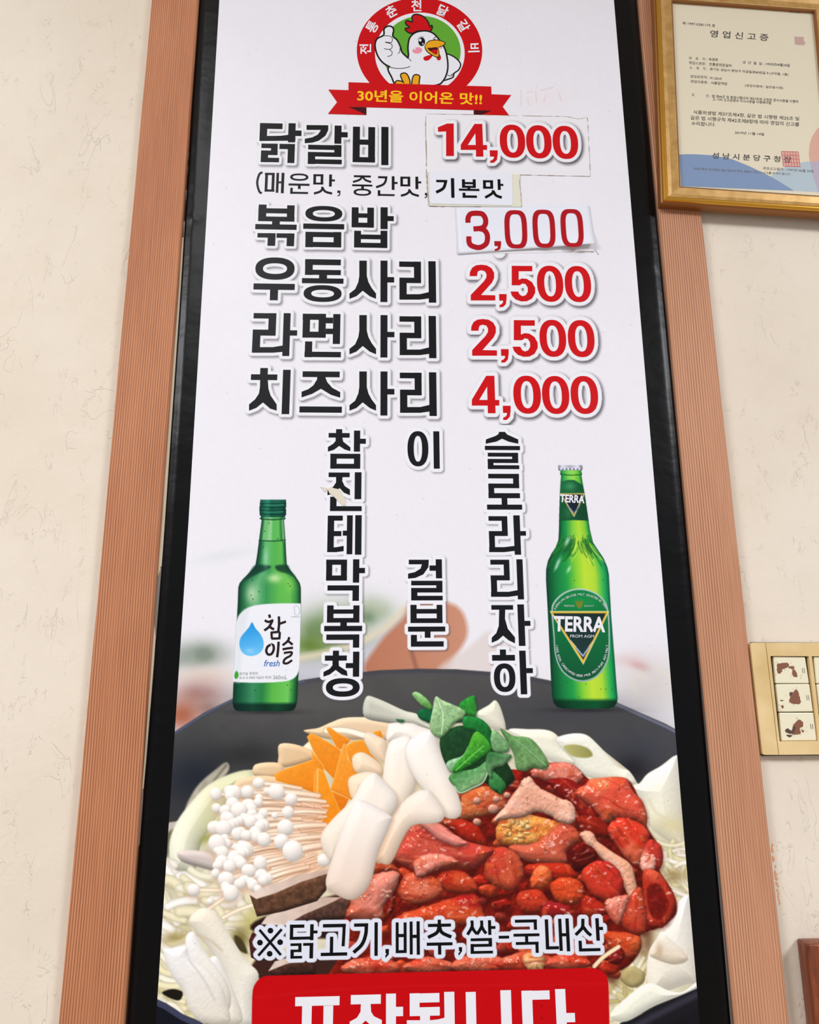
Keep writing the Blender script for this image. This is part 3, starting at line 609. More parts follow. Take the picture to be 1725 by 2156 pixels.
    caps = [(600, 670, 35), (530, 725, 38), (445, 735, 46), (710, 725, 50), (800, 770, 38), (595, 790, 28), (440, 800, 40), (780, 850, 35), (395, 840, 35), (480, 840, 50), (330, 945, 45), (385, 950, 48), (620, 935, 45), (765, 945, 48), (470, 985, 36), (345, 1045, 52), (740, 1030, 44), (810, 1090, 60), (510, 1085, 56), (450, 1130, 40), (375, 1160, 42), (610, 1165, 40), (540, 1210, 44), (1005, 1145, 42), (400, 1265, 50), (485, 1290, 36), (645, 1260, 40), (565, 1300, 32), (430, 1350, 46), (200, 1330, 38), (545, 800, 28), (700, 870, 20), (560, 860, 30), (420, 890, 30), (655, 720, 24), (480, 905, 28), (390, 1010, 26), (300, 1400, 20)]
    rg = random.Random(3)
    caps += [(rg.uniform(330, 640), rg.uniform(700, 1330), rg.uniform(22, 40)) for _ in range(46)]
    for k in range(70):                      # stems running to the bunch's root at the right
        y0 = rg.uniform(760, 1300); x0 = rg.uniform(480, 760); yt = 800 + (y0 - 760) * 0.70; 
        if y0 > 1200: x0 = rg.uniform(600, 760)
        p = F1([(x0, y0), ((x0 + 1000) / 2, (y0 + yt) / 2 + rg.uniform(-14, 14)), (rg.uniform(930, 1035), yt + rg.uniform(-10, 10))])
        cv.stroke([q + (0, 2.5) for q in p], 6, (196, 144, 106), soft=4, sh=0, alpha=0.35)
        cv.stroke(p, rg.uniform(4, 7), rg.choice([(248, 226, 198), (244, 214, 184), (250, 232, 210)]), sh=0.25, c2=(238, 190, 156))
    for k, (x, y, r) in enumerate(sorted(caps, key=lambda q: q[0] + q[1] * .2)):
        xt, yt = min(x + 260, 1010), y - 20 + (960 - y) * 0.18
        if x < 1000 and y < 1300: 
            p = F1([(x, y), ((x + xt) / 2, (y + yt) / 2 - 6), (xt, yt)]); cv.stroke([q + (0, 3) for q in p], r / 4.2, (186, 136, 100), soft=3, sh=0, alpha=0.45); cv.stroke(p, r / 4.5, (250, 236, 216), c2=(240, 200, 168), sh=0.3)
    for st in ([(430, 1350), (300, 1440), (240, 1500)], [(200, 1330), (300, 1330), (400, 1330)], [(600, 1410), (480, 1450), (380, 1500)]): cv.stroke(F1(st), 10, (240, 222, 196), sh=0.3)
    for k, (x, y, r) in enumerate(sorted(caps, key=lambda q: q[1])):
        c = F1([(x, y)])[0]; cv.cloud(c[0] + 1, c[1] + r / 3.4, r / 2.7, r / 3.0, (206, 168, 138), 0.5)
        cv.ball(c[0], c[1], r / 2.75, r / 2.75 * rg.uniform(.86, 1.1), (255, 247, 238), 'enoki_cap', rot=rg.uniform(-.6, .6), amb=0.84, dif=0.24, soft=2.6)
    # --- shiitake slices
    def shiitake(side, topf, c=(108, 72, 52)):
        cv.fill(F1(side), c, 'mushroom_slice', soft=1.6, R=12, amb=0.6, dif=0.5, tex=0.30, tn='n1', smoothp=False)
        cv.fill(F1(topf), (232, 214, 200), soft=2, smoothp=False, c2=(206, 176, 158), ang=20, tex=0.06)
    cv.fill(F1([(620, 1500), (1180, 1340), (1260, 1450), (1240, 1620), (620, 1600)]), (42, 20, 16), soft=6)
    shiitake([(760, 1530), (900, 1460), (1010, 1415), (1130, 1375), (1190, 1400), (1170, 1500), (860, 1530)], [(615, 1540), (650, 1490), (800, 1430), (1000, 1375), (1120, 1373), (1010, 1425), (880, 1480), (760, 1550)], (92, 62, 52))
    shiitake([(545, 1362), (690, 1345), (860, 1275), (1025, 1222), (1018, 1330), (960, 1398), (760, 1460), (590, 1495)], [(548, 1360), (640, 1308), (850, 1240), (1032, 1198), (1025, 1228), (860, 1280), (700, 1350), (585, 1385)])
    shiitake([(540, 1640), (560, 1590), (610, 1610), (600, 1770), (552, 1745)], [(560, 1650), (590, 1600), (610, 1610), (600, 1700), (570, 1680)], (80, 34, 36))
    cv.fill(F1([(600, 1740), (760, 1740), (1240, 1760), (1240, 1880), (600, 1880)]), (60, 34, 28), soft=6)
    shiitake([(660, 1835), (780, 1775), (900, 1775), (950, 1790), (950, 1850), (700, 1870)], [(660, 1830), (700, 1770), (800, 1740), (860, 1760), (760, 1790)], (70, 42, 34))
    # --- white leaves bottom left
    def leaf(pts, c=(238, 236, 232), c2=(222, 214, 196), a=60, nm='cabbage_leaf', R=11): cv.fill(pts, tuple(min(250, x + 8) for x in c), nm, soft=2.5, R=R * 1.8, amb=0.86, dif=0.24, c2=tuple(min(250, x + 10) for x in c2), ang=a, rough=1.0)
    leaf(F1([(170, 1515), (250, 1440), (340, 1480), (430, 1620), (520, 1760), (600, 1850), (570, 2010), (560, 2156), (470, 2156), (430, 1980), (390, 1850), (300, 1700), (220, 1600)]), (236, 226, 206), (228, 226, 214), 70, R=16)
    cv.stroke(F1([(200, 1600), (300, 1640), (370, 1700)]), 5, (206, 190, 160), soft=5, sh=0, alpha=.7)
    leaf(F1([(290, 1790), (340, 1740), (400, 1850), (450, 1960), (500, 2100), (480, 2156), (380, 2156), (400, 2000)]), (240, 238, 234))
    leaf(F1([(150, 1625), (200, 1590), (260, 1700), (330, 1790), (400, 1890), (430, 2000), (400, 2090), (330, 1990), (230, 1880), (160, 1760)]), (242, 240, 238))
    leaf(F1([(10, 1705), (60, 1690), (150, 1680), (180, 1750), (290, 1830), (370, 1920), (400, 2010), (420, 2150), (260, 2150), (180, 2080), (130, 1950), (60, 1850)]), (240, 238, 238))
    cv.stroke(F1([(170, 1760), (260, 1880), (330, 2010)]), 4, (200, 196, 190), soft=5, sh=0, alpha=.6)
    # --- cabbage at the right
    leaf(F3([(90, 345), (220, 338), (330, 343), (392, 378), (420, 450), (520, 540), (430, 560), (230, 470)]), (240, 238, 218), (232, 228, 206), 60)
    leaf(F3([(392, 392), (480, 365), (570, 372), (640, 430), (690, 485), (770, 570), (840, 600), (870, 680), (700, 660), (560, 620), (480, 520), (410, 450)]), (238, 238, 224), (232, 228, 208), 60)
    cv.fill(F3([(430, 445), (500, 432), (580, 455), (610, 500), (560, 515), (480, 500)]), (190, 186, 118), soft=4, c2=(150, 146, 80), ang=0)
    leaf(F3([(950, 612), (1040, 560), (1112, 505), (1140, 520), (1160, 700), (1180, 1000), (1200, 1100), (1050, 1010), (960, 930), (920, 800), (850, 700), (900, 670)]), (242, 240, 228), (232, 224, 190), 80, R=30)
    cv.cloud(*F3([(1100, 930)])[0], 34, 16, (222, 208, 150), .6, rot=.3); cv.stroke(F3([(960, 780), (1010, 860), (1100, 900)]), 5, (222, 212, 178), soft=6, sh=0, alpha=.6)
    noodles(F3([(960, 1000), (1060, 1020), (1200, 1080), (1215, 1390), (1120, 1400), (1060, 1230), (1020, 1100)]), 34, 9, cream, 0.6, 4, 60, 0.9)
    cv.cloud(*F3([(1110, 1240)])[0], 26, 16, (150, 124, 70), .8, noise=.5)
    noodles(F3([(640, 1790), (760, 1740), (940, 1760), (950, 1920), (880, 2000), (760, 2080), (720, 2000), (690, 1850)]), 40, 9, [(232, 222, 180), (214, 202, 150), (240, 234, 204), (190, 176, 120)], 1.0, 6, 50, 1.2)
    cv.fill(F3([(780, 1870), (840, 1800), (920, 1830), (930, 1890), (880, 1930), (820, 1920)]), (186, 168, 112), soft=3, R=12, alpha=.9); cv.cloud(*F3([(950, 1640)])[0], 14, 40, (120, 84, 50), .8, noise=.4)
    leaf(F3([(1170, 1372), (1222, 1410), (1262, 1860), (1190, 1910), (1000, 1965), (945, 1900), (955, 1720), (1010, 1620), (1060, 1520)]), (240, 236, 230), (234, 226, 206), 100, R=24)
    leaf(F3([(960, 1720), (1030, 1610), (1100, 1640), (1200, 1750), (1120, 1790), (1010, 1760)]), (236, 230, 218), (222, 204, 176), 90)
    leaf(F3([(715, 2110), (800, 2010), (950, 1905), (1080, 1950), (1165, 1960), (1250, 1900), (1262, 1935), (1000, 2040), (820, 2140)]), (236, 236, 214), (240, 238, 226), 20)
    cv.cloud(*F3([(1020, 1700)])[0], 8, 18, (190, 160, 120), .6)
    # --- chicken
    pile = [(935, 1690), (965, 1655), (1040, 1640), (1120, 1612), (1200, 1608), (1250, 1645), (1320, 1640), (1352, 1700), (1362, 1740), (1392, 1790), (1388, 1830), (1418, 1880), (1424, 1925), (1385, 1955), (1350, 1965), (1347, 2005), (1290, 2050), (1100, 2075), (720, 2075), (715, 2010), (735, 1900), (775, 1850), (840, 1770), (870, 1735)]
    cv.fill(pile, (138, 28, 16), 'marinated_chicken_pile|1', soft=4, tex=0.45, tn='n2', R=14, rough=6, amb=.6, dif=.4)
    rg = random.Random(11); pl = np.array(pile)
    def inp(x, y):
        c = False
        for (ax, ay), (bx, by) in zip(pl, np.roll(pl, -1, 0)):
            if (ay > y) != (by > y) and x < ax + (y - ay) * (bx - ax) / (by - ay): c = not c
        return c
    k = 0
    while k < 150:                           # small gobbets between the big pieces
        x, y = rg.uniform(715, 1425), rg.uniform(1610, 2070)
        if not inp(x, y): continue
        k += 1; r = rg.uniform(8, 20); c = rg.choice([(176, 44, 24), (196, 66, 34), (150, 28, 18), (206, 92, 52), (170, 60, 44)])
        cv.cloud(x + 1, y + r * .7, r, r * .7, (70, 8, 8), .5)
        pts = [(x + r * rg.uniform(.7, 1.3) * math.cos(a), y + r * rg.uniform(.5, .9) * math.sin(a)) for a in np.arange(7) * .9]
        cv.fill(pts, c, soft=3, R=r * .8, amb=.66, dif=.5, tex=.25, tn='n1', rough=2.0, spec=.5)
    hlr = random.Random(77)
    def meat(pts, c=(192, 66, 46), c2=None, rough=2.2, R=13, spec=.8, tex=.20, nm='chicken_piece', wet=1.0):
        p = smooth(pts, 5); p = p + np.array([[hlr.uniform(-1.3, 1.3), hlr.uniform(-1.3, 1.3)] for _ in range(len(p))])
        cv.fill(p + (2, 5), (74, 10, 6), soft=12, alpha=.45, smoothp=False)
        b, sd = cv.sd(p, 4)
        if b is None: return
        c = np.minimum(np.array(c) * 1.06, 255); cl = np.ones(sd.shape + (3,)) * c / 255.0
        if c2 is not None:
            t = np.clip((cv.n3[b] - .40) * 5, 0, 1)[..., None]; cl = cl * (1 - t) + np.array(c2) / 255.0 * t
        t = np.clip((cv.n2[b] - .52) * 4, 0, 1)[..., None] * tex * 2.0; cl = cl * (1 - t) + np.array((150, 26, 10)) / 255.0 * t
        t = np.clip((cv.n2[b] - .60) * 5, 0, 1)[..., None] * .45 * (tex > .06); cl = cl * (1 - t) + np.array((232, 120, 64)) / 255.0 * t
        sh, ndl = cv.shade(b, sd, R * 1.5, .62, .56, (-.25, -.66, .68), rough * .7, cv.n1); sh2, nd2 = cv.shade(b, sd, R * 2, .5, .6, (-.35, -.55, .74), 10 * wet, cv.alt)
        cl = cl * np.clip(sh, .35, 1.3)[..., None] * np.array((1.0, .97, .94))
        hl = np.clip((nd2 - .93) / .06, 0, 1) ** 2 * np.clip((cv.n1[b] - .47) * 7, 0, 1) * np.clip(-sd / 5, 0, 1); cl = cl + (spec * .85 * hl)[..., None] * np.array((1, .9, .87))
        sp = (cv.n1[b] > .70) & (cv.alt[b] > .56); cl = np.where(sp[..., None], cl * .78, cl)
        cv.blend(b, np.clip(.5 - sd / 2.6, 0, 1), cl, nm)
        ax = np.linalg.svd(p - p.mean(0), full_matrices=False)[2][0]; qa = np.argwhere(sd < -6)
        for _ in range(int(len(qa) / 500) + 2 if len(qa) else 0):      # muscle fibres and sauce creases in the photograph
            i, j = qa[hlr.randrange(len(qa))]; o = np.array((cv.X[b][i, j], cv.Y[b][i, j])); L = min(-sd[i, j] * 1.3, 20); nn = np.array((-ax[1], ax[0])) * hlr.uniform(-3, 3)
            cv.stroke([o - ax * L, o + nn, o + ax * L], hlr.uniform(2, 5), hlr.choice([(236, 124, 84), (130, 20, 12), (150, 30, 16), (226, 96, 60)]) if tex > .06 else (246, 206, 190), sh=0, soft=4.5, alpha=.38)
        if spec < .35: return
        mn, mx = p.min(0), p.max(0); k = 0; n = int((mx - mn).prod() / 900) + 1
        r0, c0 = b[0].start, b[1].start; q = np.argwhere(sd < -5)
        for _ in range(n):
            if not len(q): break
            i, j = q[hlr.randrange(len(q))]; x, y = cv.X[b][i, j], cv.Y[b][i, j]
            if y > (mn[1] + mx[1]) / 2 + 8 and hlr.random() < .6: continue
            a0 = hlr.uniform(-.9, .5); L = hlr.uniform(.8, 5); dx, dy = math.cos(a0) * L, math.sin(a0) * L
            cv.stroke([(x - dx, y - dy), (x + hlr.uniform(-1.5, 1.5), y + hlr.uniform(-1.5, 1.5)), (x + dx, y + dy)], hlr.uniform(1.2, 4.2), (255, 214, 202), sh=0, soft=3.2, alpha=hlr.uniform(.25, .85) * min(1, spec + .2))
    PK = (226, 140, 122); SK = (240, 192, 170); OR = (208, 92, 48); RD = (178, 42, 26); MR = (140, 24, 18)
    meat(F3([(230, 590), (330, 550), (460, 545), (550, 620), (490, 690), (380, 660), (260, 640)]), (206, 98, 88), PK, R=10)
    meat(F3([(30, 600), (120, 585), (190, 600), (180, 700), (110, 720), (50, 660)]), MR)
    meat(F3([(330, 660), (480, 650), (600, 760), (650, 880), (560, 900), (470, 800)]), (120, 24, 26), MR)
    meat(F3([(500, 740), (560, 680), (620, 640), (800, 635), (860, 720), (930, 810), (942, 930), (860, 900), (760, 890), (690, 910), (620, 830)]), (214, 84, 64), (226, 120, 80), R=18)
    meat(F3([(500, 880), (640, 880), (720, 960), (700, 1010), (560, 980)]), (130, 30, 18))
    meat(F2([(910, 760), (960, 715), (1060, 688), (1170, 740), (1180, 830), (1000, 880), (900, 880)]), (190, 96, 62), (214, 120, 70), rough=5)
    for q in ((1010, 780, 26), (1110, 830, 34), (1130, 770, 24), (1010, 910, 26), (1195, 745, 22)):
        c = F2([q[:2]])[0]; cv.ball(c[0], c[1], q[2] / 2.9, q[2] / 3.4, (226, 160, 136), soft=1.6, amb=.6, dif=.5, spec=.8)
    meat(F2([(790, 900), (900, 890), (1020, 940), (1065, 1055), (960, 1030), (860, 970)]), RD, (160, 36, 16))
    meat(F3([(10, 960), (60, 890), (200, 860), (330, 890), (430, 930), (420, 1000), (300, 1050), (60, 1050)]), (214, 110, 50), (236, 170, 84), rough=5, R=12)
    for k in range(26):
        c = F3([(rg.uniform(60, 230), rg.uniform(905, 1030))])[0]; cv.ball(c[0], c[1], rg.uniform(3.5, 8), rg.uniform(3, 6.5), rg.choice([(246, 196, 120), (250, 210, 140), (236, 160, 80)]), soft=1.6, amb=.62, dif=.5, spec=.6)
    meat(F3([(90, 1060), (250, 1040), (360, 960), (400, 925), (480, 930), (535, 1010), (450, 1085), (440, 1165), (200, 1150)]), (198, 84, 62), (206, 100, 76), R=14, tex=.1)
    meat(F3([(0, 905), (60, 820), (150, 700), (175, 655), (225, 632), (275, 690), (380, 750), (490, 800), (492, 915), (400, 908), (340, 870), (250, 850), (190, 880), (80, 890)]), SK, (234, 176, 152), rough=3.5, R=10, spec=.4, tex=.03, wet=.5)
    meat(F3([(700, 960), (760, 888), (835, 888), (945, 950), (955, 1060), (890, 1180), (800, 1110), (740, 1030)]), (204, 56, 38), (228, 110, 80), R=14)
    meat(F3([(955, 1020), (1030, 1055), (1042, 1160), (1000, 1215), (905, 1200), (915, 1110)]), (186, 56, 46), PK)
    meat(F3([(905, 1140), (960, 1110), (1000, 1130), (990, 1200), (920, 1210)]), (236, 170, 156), rough=2, R=7)
    meat(F3([(530, 990), (600, 968), (655, 1040), (790, 1130), (862, 1200), (885, 1370), (850, 1400), (795, 1300), (740, 1205), (620, 1090)]), SK, (236, 176, 146), rough=4, R=9, spec=.4, tex=.05, wet=.5)
    meat(F3([(0, 1080), (80, 1068), (160, 1130), (185, 1240), (120, 1330), (0, 1300), (-60, 1200)]), (190, 62, 46), (204, 90, 60), R=14)
    meat(F3([(200, 1180), (330, 1160), (480, 1180), (520, 1250), (420, 1270), (230, 1240)]), (176, 44, 24))
    meat(F3([(455, 1095), (530, 1040), (622, 1078), (625, 1150), (520, 1215), (460, 1160)]), (70, 12, 10), MR, R=9, spec=.4)
    meat(F3([(545, 1220), (640, 1148), (745, 1180), (800, 1290), (740, 1400), (600, 1350)]), (200, 58, 38), (190, 40, 44), R=14)
    meat(F3([(225, 1260), (280, 1180), (355, 1210), (335, 1300), (240, 1320)]), (214, 96, 50), (232, 140, 84), rough=4)
    meat(F3([(355, 1290), (450, 1248), (545, 1290), (545, 1390), (460, 1415), (380, 1390)]), (202, 70, 34), (220, 110, 60), rough=4)
    meat(F3([(150, 1350), (280, 1330), (345, 1420), (250, 1475), (160, 1440)]), (186, 56, 34))
    meat(F3([(545, 1370), (640, 1390), (700, 1470), (560, 1490)]), (170, 40, 28)); meat(F3([(330, 1400), (460, 1430), (470, 1490), (300, 1500)]), (150, 30, 34))
    meat(F3([(830, 1390), (900, 1310), (945, 1440), (935, 1585), (850, 1595), (780, 1520)]), (180, 52, 34), (206, 84, 60))
    meat(F3([(685, 1400), (760, 1370), (835, 1365), (795, 1490), (765, 1545), (700, 1470)]), (226, 146, 132), (206, 100, 80), R=9, rough=3)
    meat(F3([(918, 1215), (1010, 1218), (1082, 1310), (1122, 1420), (1060, 1550), (960, 1545), (935, 1420)]), (206, 88, 62), (186, 52, 34), R=12)
    cv.fill(F3([(945, 1320), (1010, 1290), (1060, 1350), (1080, 1430), (1030, 1510), (965, 1480)]), (110, 16, 12), soft=5, tex=.3, tn='n1', alpha=.85)
    meat(F3([(690, 1590), (800, 1590), (905, 1625), (892, 1715), (800, 1745), (700, 1670)]), (190, 64, 34), (214, 110, 60), rough=5)
    meat(F3([(690, 1740), (760, 1680), (810, 1720), (770, 1790), (700, 1770)]), (120, 20, 20))
    cv.stroke(F3([(620, 1800), (680, 1740), (770, 1680)]), 9, (242, 214, 176), sh=.3)
    # left-hand big pieces
    meat(F2([(380, 1150), (470, 1160), (530, 1215), (450, 1215), (360, 1240), (350, 1190)]), (170, 64, 34))
    meat(F2([(540, 1480), (700, 1430), (860, 1380), (1000, 1350), (1050, 1470), (1050, 1540), (540, 1540)]), (196, 74, 40), (178, 36, 30), R=14)
    meat(F2([(760, 1260), (830, 1205), (960, 1235), (1015, 1320), (960, 1350), (820, 1335)]), (176, 44, 26), (196, 70, 40))
    meat(F2([(515, 1345), (560, 1245), (640, 1220), (765, 1260), (795, 1350), (700, 1405), (590, 1405)]), (204, 82, 54), (222, 120, 90), rough=4)
    meat(F2([(500, 1230), (540, 1250), (510, 1350), (500, 1440), (430, 1530), (420, 1440), (480, 1330)]), (110, 18, 12))
    meat(F2([(212, 1500), (225, 1420), (262, 1330), (340, 1250), (450, 1215), (532, 1225), (505, 1320), (435, 1430), (420, 1510)]), (214, 128, 112), (206, 104, 80), R=20, tex=.05)
    meat(F2([(600, 930), (660, 898), (760, 908), (930, 1020), (1112, 1078), (1010, 1185), (880, 1200), (740, 1230), (655, 1252), (600, 1200), (510, 1150), (494, 1090), (560, 1000)]), (190, 60, 50), (204, 84, 70), R=22, tex=.12)
    meat(F2([(640, 905), (740, 905), (860, 980), (950, 1040), (880, 1062), (760, 1010)]), (220, 134, 124), R=8, rough=1, spec=.3, tex=.02)
    meat(F2([(620, 1160), (700, 1110), (800, 1110), (900, 1160), (760, 1200), (650, 1250)]), (226, 140, 124), R=9, rough=2)
    for x0, y0, x1, y1 in ((180, 1760, 520, 1830), (560, 1760, 860, 1820), (860, 1740, 1180, 1815), (1150, 1730, 1480, 1810), (1420, 1740, 1700, 1800)):
        meat(F2([(x0, y1), (x0 + 20, y0 + 20), ((x0 + x1) / 2, y0 - 20), (x1 - 10, y0 + 15), (x1, y1), ((x0 + x1) / 2, y1 + 20)]), rg.choice([(176, 36, 24), (196, 60, 40), (150, 28, 20)]), (214, 110, 84), rough=5)
    meat(F3([(180, 1730), (290, 1700), (320, 1760), (290, 1830), (200, 1810)]), (236, 186, 130), (220, 140, 90), rough=3)
    # --- rice cakes
    def cake(pts, c=(250, 240, 228), c2=(242, 226, 206), a=90):
        cv.fill(pts + np.array((3, 5)), (150, 100, 70), soft=12, alpha=.38); cv.fill(pts, c, 'rice_cake', soft=2.2, R=30, amb=.84, dif=.24, c2=c2, ang=a, L=(-.4, -.45, .8))
    cake(F2([(458, 330), (480, 300), (600, 300), (660, 320), (750, 355), (785, 420), (795, 530), (700, 560), (560, 420), (455, 410)]), (250, 244, 236))
    for q in ([(312, 380), (340, 358), (400, 380), (450, 420), (455, 540), (400, 520), (330, 440)], [(238, 530), (260, 490), (320, 485), (420, 560), (425, 620), (330, 615), (260, 600)], [(215, 690), (230, 630), (330, 600), (380, 620), (340, 700), (250, 775)]):
        cake(F2(q), (250, 232, 206), (248, 216, 180))
    cake(F2([(460, 440), (520, 390), (600, 385), (635, 480), (640, 640), (600, 760), (560, 830), (485, 880), (430, 800), (430, 620)]), (248, 242, 234), (244, 226, 200))
    cake(F2([(568, 490), (600, 400), (680, 350), (742, 360), (780, 470), (870, 680), (916, 830), (880, 888), (800, 872), (720, 760), (620, 630)]), (250, 246, 240), (246, 232, 214))
    cake(F2([(640, 722), (690, 712), (730, 730), (808, 840), (795, 900), (740, 918), (620, 930), (560, 1000), (480, 1160), (420, 1165), (375, 1145), (390, 1050), (470, 900), (560, 780)]), (248, 238, 226), (238, 206, 176), 120)
    cake(F2([(372, 606), (300, 660), (240, 770), (130, 880), (60, 965), (45, 1030), (75, 1110), (130, 1140), (260, 1020), (470, 880), (520, 760), (430, 650)]), (248, 240, 230), (240, 224, 204))
    cake(F2([(250, 795), (300, 775), (470, 865), (475, 920), (400, 1100), (345, 1300), (240, 1392), (105, 1335), (76, 1275), (110, 1150), (160, 1000), (205, 880)]), (250, 244, 236), (232, 208, 190), 90)
    # --- herbs
    def herb(pts, c, c2=None, a=60, vein=None, R=8):
        cv.fill(pts + np.array((2, 3)), (14, 40, 18), soft=5, alpha=.5); cv.fill(pts, c, 'herb_leaf', soft=1.7, R=R, amb=.74, dif=.42, c2=c2, ang=a, tex=.18, tn='n1', rough=1.4)
        if vein is not None:
            v = osmooth(vein, 4); cv.stroke(vein, 2, tuple(min(255, x + 50) for x in c), sh=0, alpha=.8)
            for k in range(2, len(v) - 1, 2):
                d = v[k] - v[k - 1]; d = d / (np.linalg.norm(d) + 1e-6)
                for sg in (-1, 1):
                    e = v[k] + 13 * (d * .6 + sg * np.array((-d[1], d[0])) * .8); cv.stroke([v[k], e], 1.2, tuple(min(255, x + 36) for x in c), sh=0, alpha=.6, sm=False)
    leaf(F2([(1000, 240), (1080, 190), (1125, 160), (1162, 225), (1185, 345), (1100, 335), (1020, 275)]), (226, 228, 206))
    herb(F2([(780, 400), (880, 320), (1000, 330), (1110, 400), (1180, 520), (1240, 640), (1180, 700), (1140, 733), (1050, 660), (900, 600), (820, 560)]), (30, 74, 40), (24, 52, 26), R=14)
    herb(F2([(645, 225), (730, 212), (735, 290), (660, 275)]), (20, 100, 58))
    herb(F2([(508, 275), (560, 280), (540, 296)]), (60, 120, 70))
    herb(F2([(610, 125), (640, 108), (700, 150), (735, 200), (715, 218), (660, 185)]), (160, 206, 140), (90, 160, 70))
    herb(F2([(900, 185), (985, 130), (1003, 170), (1003, 250), (940, 245)]), (40, 142, 48), (60, 160, 60))
    herb(F2([(755, 137), (800, 160), (930, 220), (920, 270), (870, 300), (790, 388), (720, 340), (735, 220)]), (172, 204, 156), (140, 186, 124), vein=F2([(765, 150), (800, 250), (790, 370)]))
    herb(F2([(820, 560), (840, 530), (920, 500), (960, 440), (980, 500), (900, 590), (850, 605)]), (150, 196, 150))
    herb(F2([(835, 640), (880, 600), (1000, 580), (1075, 530), (1095, 560), (1050, 660), (980, 700), (905, 733), (870, 690)]), (66, 136, 70), (150, 196, 136), vein=F2([(860, 650), (960, 640), (1070, 560)]))
    cv.stroke(F2([(870, 690), (905, 730), (980, 700), (1050, 660), (1090, 560)]), 3, (196, 224, 190), sh=0, alpha=.8)
    herb(F2([(930, 262), (1020, 268), (1090, 330), (1110, 420), (1060, 420), (1000, 350), (930, 330)]), (34, 140, 56), (22, 90, 40))
    herb(F2([(870, 560), (940, 480), (985, 370), (1030, 360), (1100, 450), (1050, 505), (920, 590), (862, 602)]), (90, 180, 50), (44, 140, 44), vein=F2([(880, 590), (980, 500), (1050, 440)]))
    herb(F2([(1095, 598), (1130, 612), (1188, 680), (1160, 735), (1135, 720), (1085, 690)]), (74, 150, 84), (40, 110, 50))
    herb(F3([(0, 340), (50, 380), (95, 445), (70, 482), (0, 472), (-20, 400)]), (140, 184, 130), (110, 166, 104))
    herb(F3([(40, 335), (120, 378), (235, 400), (335, 540), (310, 585), (240, 575), (200, 595), (140, 580), (118, 480)]), (94, 146, 84), (120, 160, 100), vein=F3([(130, 400), (220, 470), (320, 560)]), R=14)
    herb(F3([(-30, 480), (60, 490), (110, 500), (60, 560), (0, 580), (-20, 640), (-50, 560)]), (50, 110, 60), (120, 160, 110))
    # --- pan rim low at both sides
    lowL = [(300, 2085), (330, 2103), (350, 2112), (385, 2135), (420, 2150), (460, 2175), (520, 2200), (560, 2260), (300, 2260)]
    cv.fill(lowL, (60, 64, 88), 'pan_rim', smoothp=False, soft=2.5); cv.fill([(x - 4, y + 13) for x, y in lowL], (16, 18, 30), smoothp=False, soft=3)
    lowR = [(1500, 2066), (1470, 2080), (1420, 2103), (1370, 2128), (1320, 2152), (1260, 2190), (1200, 2260), (1500, 2260)]
    cv.fill(lowR, (24, 24, 30), 'pan_rim', smoothp=False, soft=2); cv.stroke([(1480, 2088), (1400, 2128), (1330, 2166), (1250, 2216)], 14, (52, 50, 62), soft=10, sh=0); cv.fill([(1500, 2110), (1440, 2140), (1350, 2190), (1300, 2260), (1500, 2260)], (22, 20, 26), smoothp=False, soft=8)
paint_food(bot)
# --- printed bottles --------------------------------------------------------
def bottle(cv, cr, left, right, ramps, nm):
    L = np.array(left, float); R = np.array(right, float)
    ly, lx = cr(np.stack([L[:, 1], L[:, 0]], 1))[:, 1], cr(np.stack([L[:, 1], L[:, 0]], 1))[:, 0]
    q = cr(np.stack([R[:, 1], R[:, 0]], 1)); ry, rx = q[:, 1], q[:, 0]
    b = cv.box(min(lx.min(), rx.min()) - 5, ly[0] - 3, max(lx.max(), rx.max()) + 5, ly[-1] + 3)
    X, Y = cv.X[b], cv.Y[b]; xl = np.interp(Y, ly, lx); xr = np.interp(Y, ry, rx)
    a = np.clip((X - xl) / 1.4 + .5, 0, 1) * np.clip((xr - X) / 1.4 + .5, 0, 1) * np.clip(Y - ly[0], 0, 1) * np.clip(ly[-1] - Y, 0, 1)
    u = np.clip((X - xl) / (xr - xl + 1e-6), 0, 1); cl = np.zeros(X.shape + (3,))
    ys = [cr([0, r[0]])[0, 1] for r in ramps]; cols = []
    for _, st in ramps:
        st = np.array(st, float); cols.append(np.stack([np.interp(u, st[:, 0], st[:, k]) for k in (1, 2, 3)], -1))
    for k in range(len(ramps)):
        if k == 0: cl = cols[0]
        else:
            t = np.clip((Y - ys[k - 1]) / max(ys[k] - ys[k - 1], .1), 0, 1)[..., None]; cl = cl * (1 - t) + cols[k] * t
    cv.blend(b, a, cl / 255.0, nm)
SJ = Crop(460, 960, 3.85); BJ = Crop(1120, 960, 3.85)
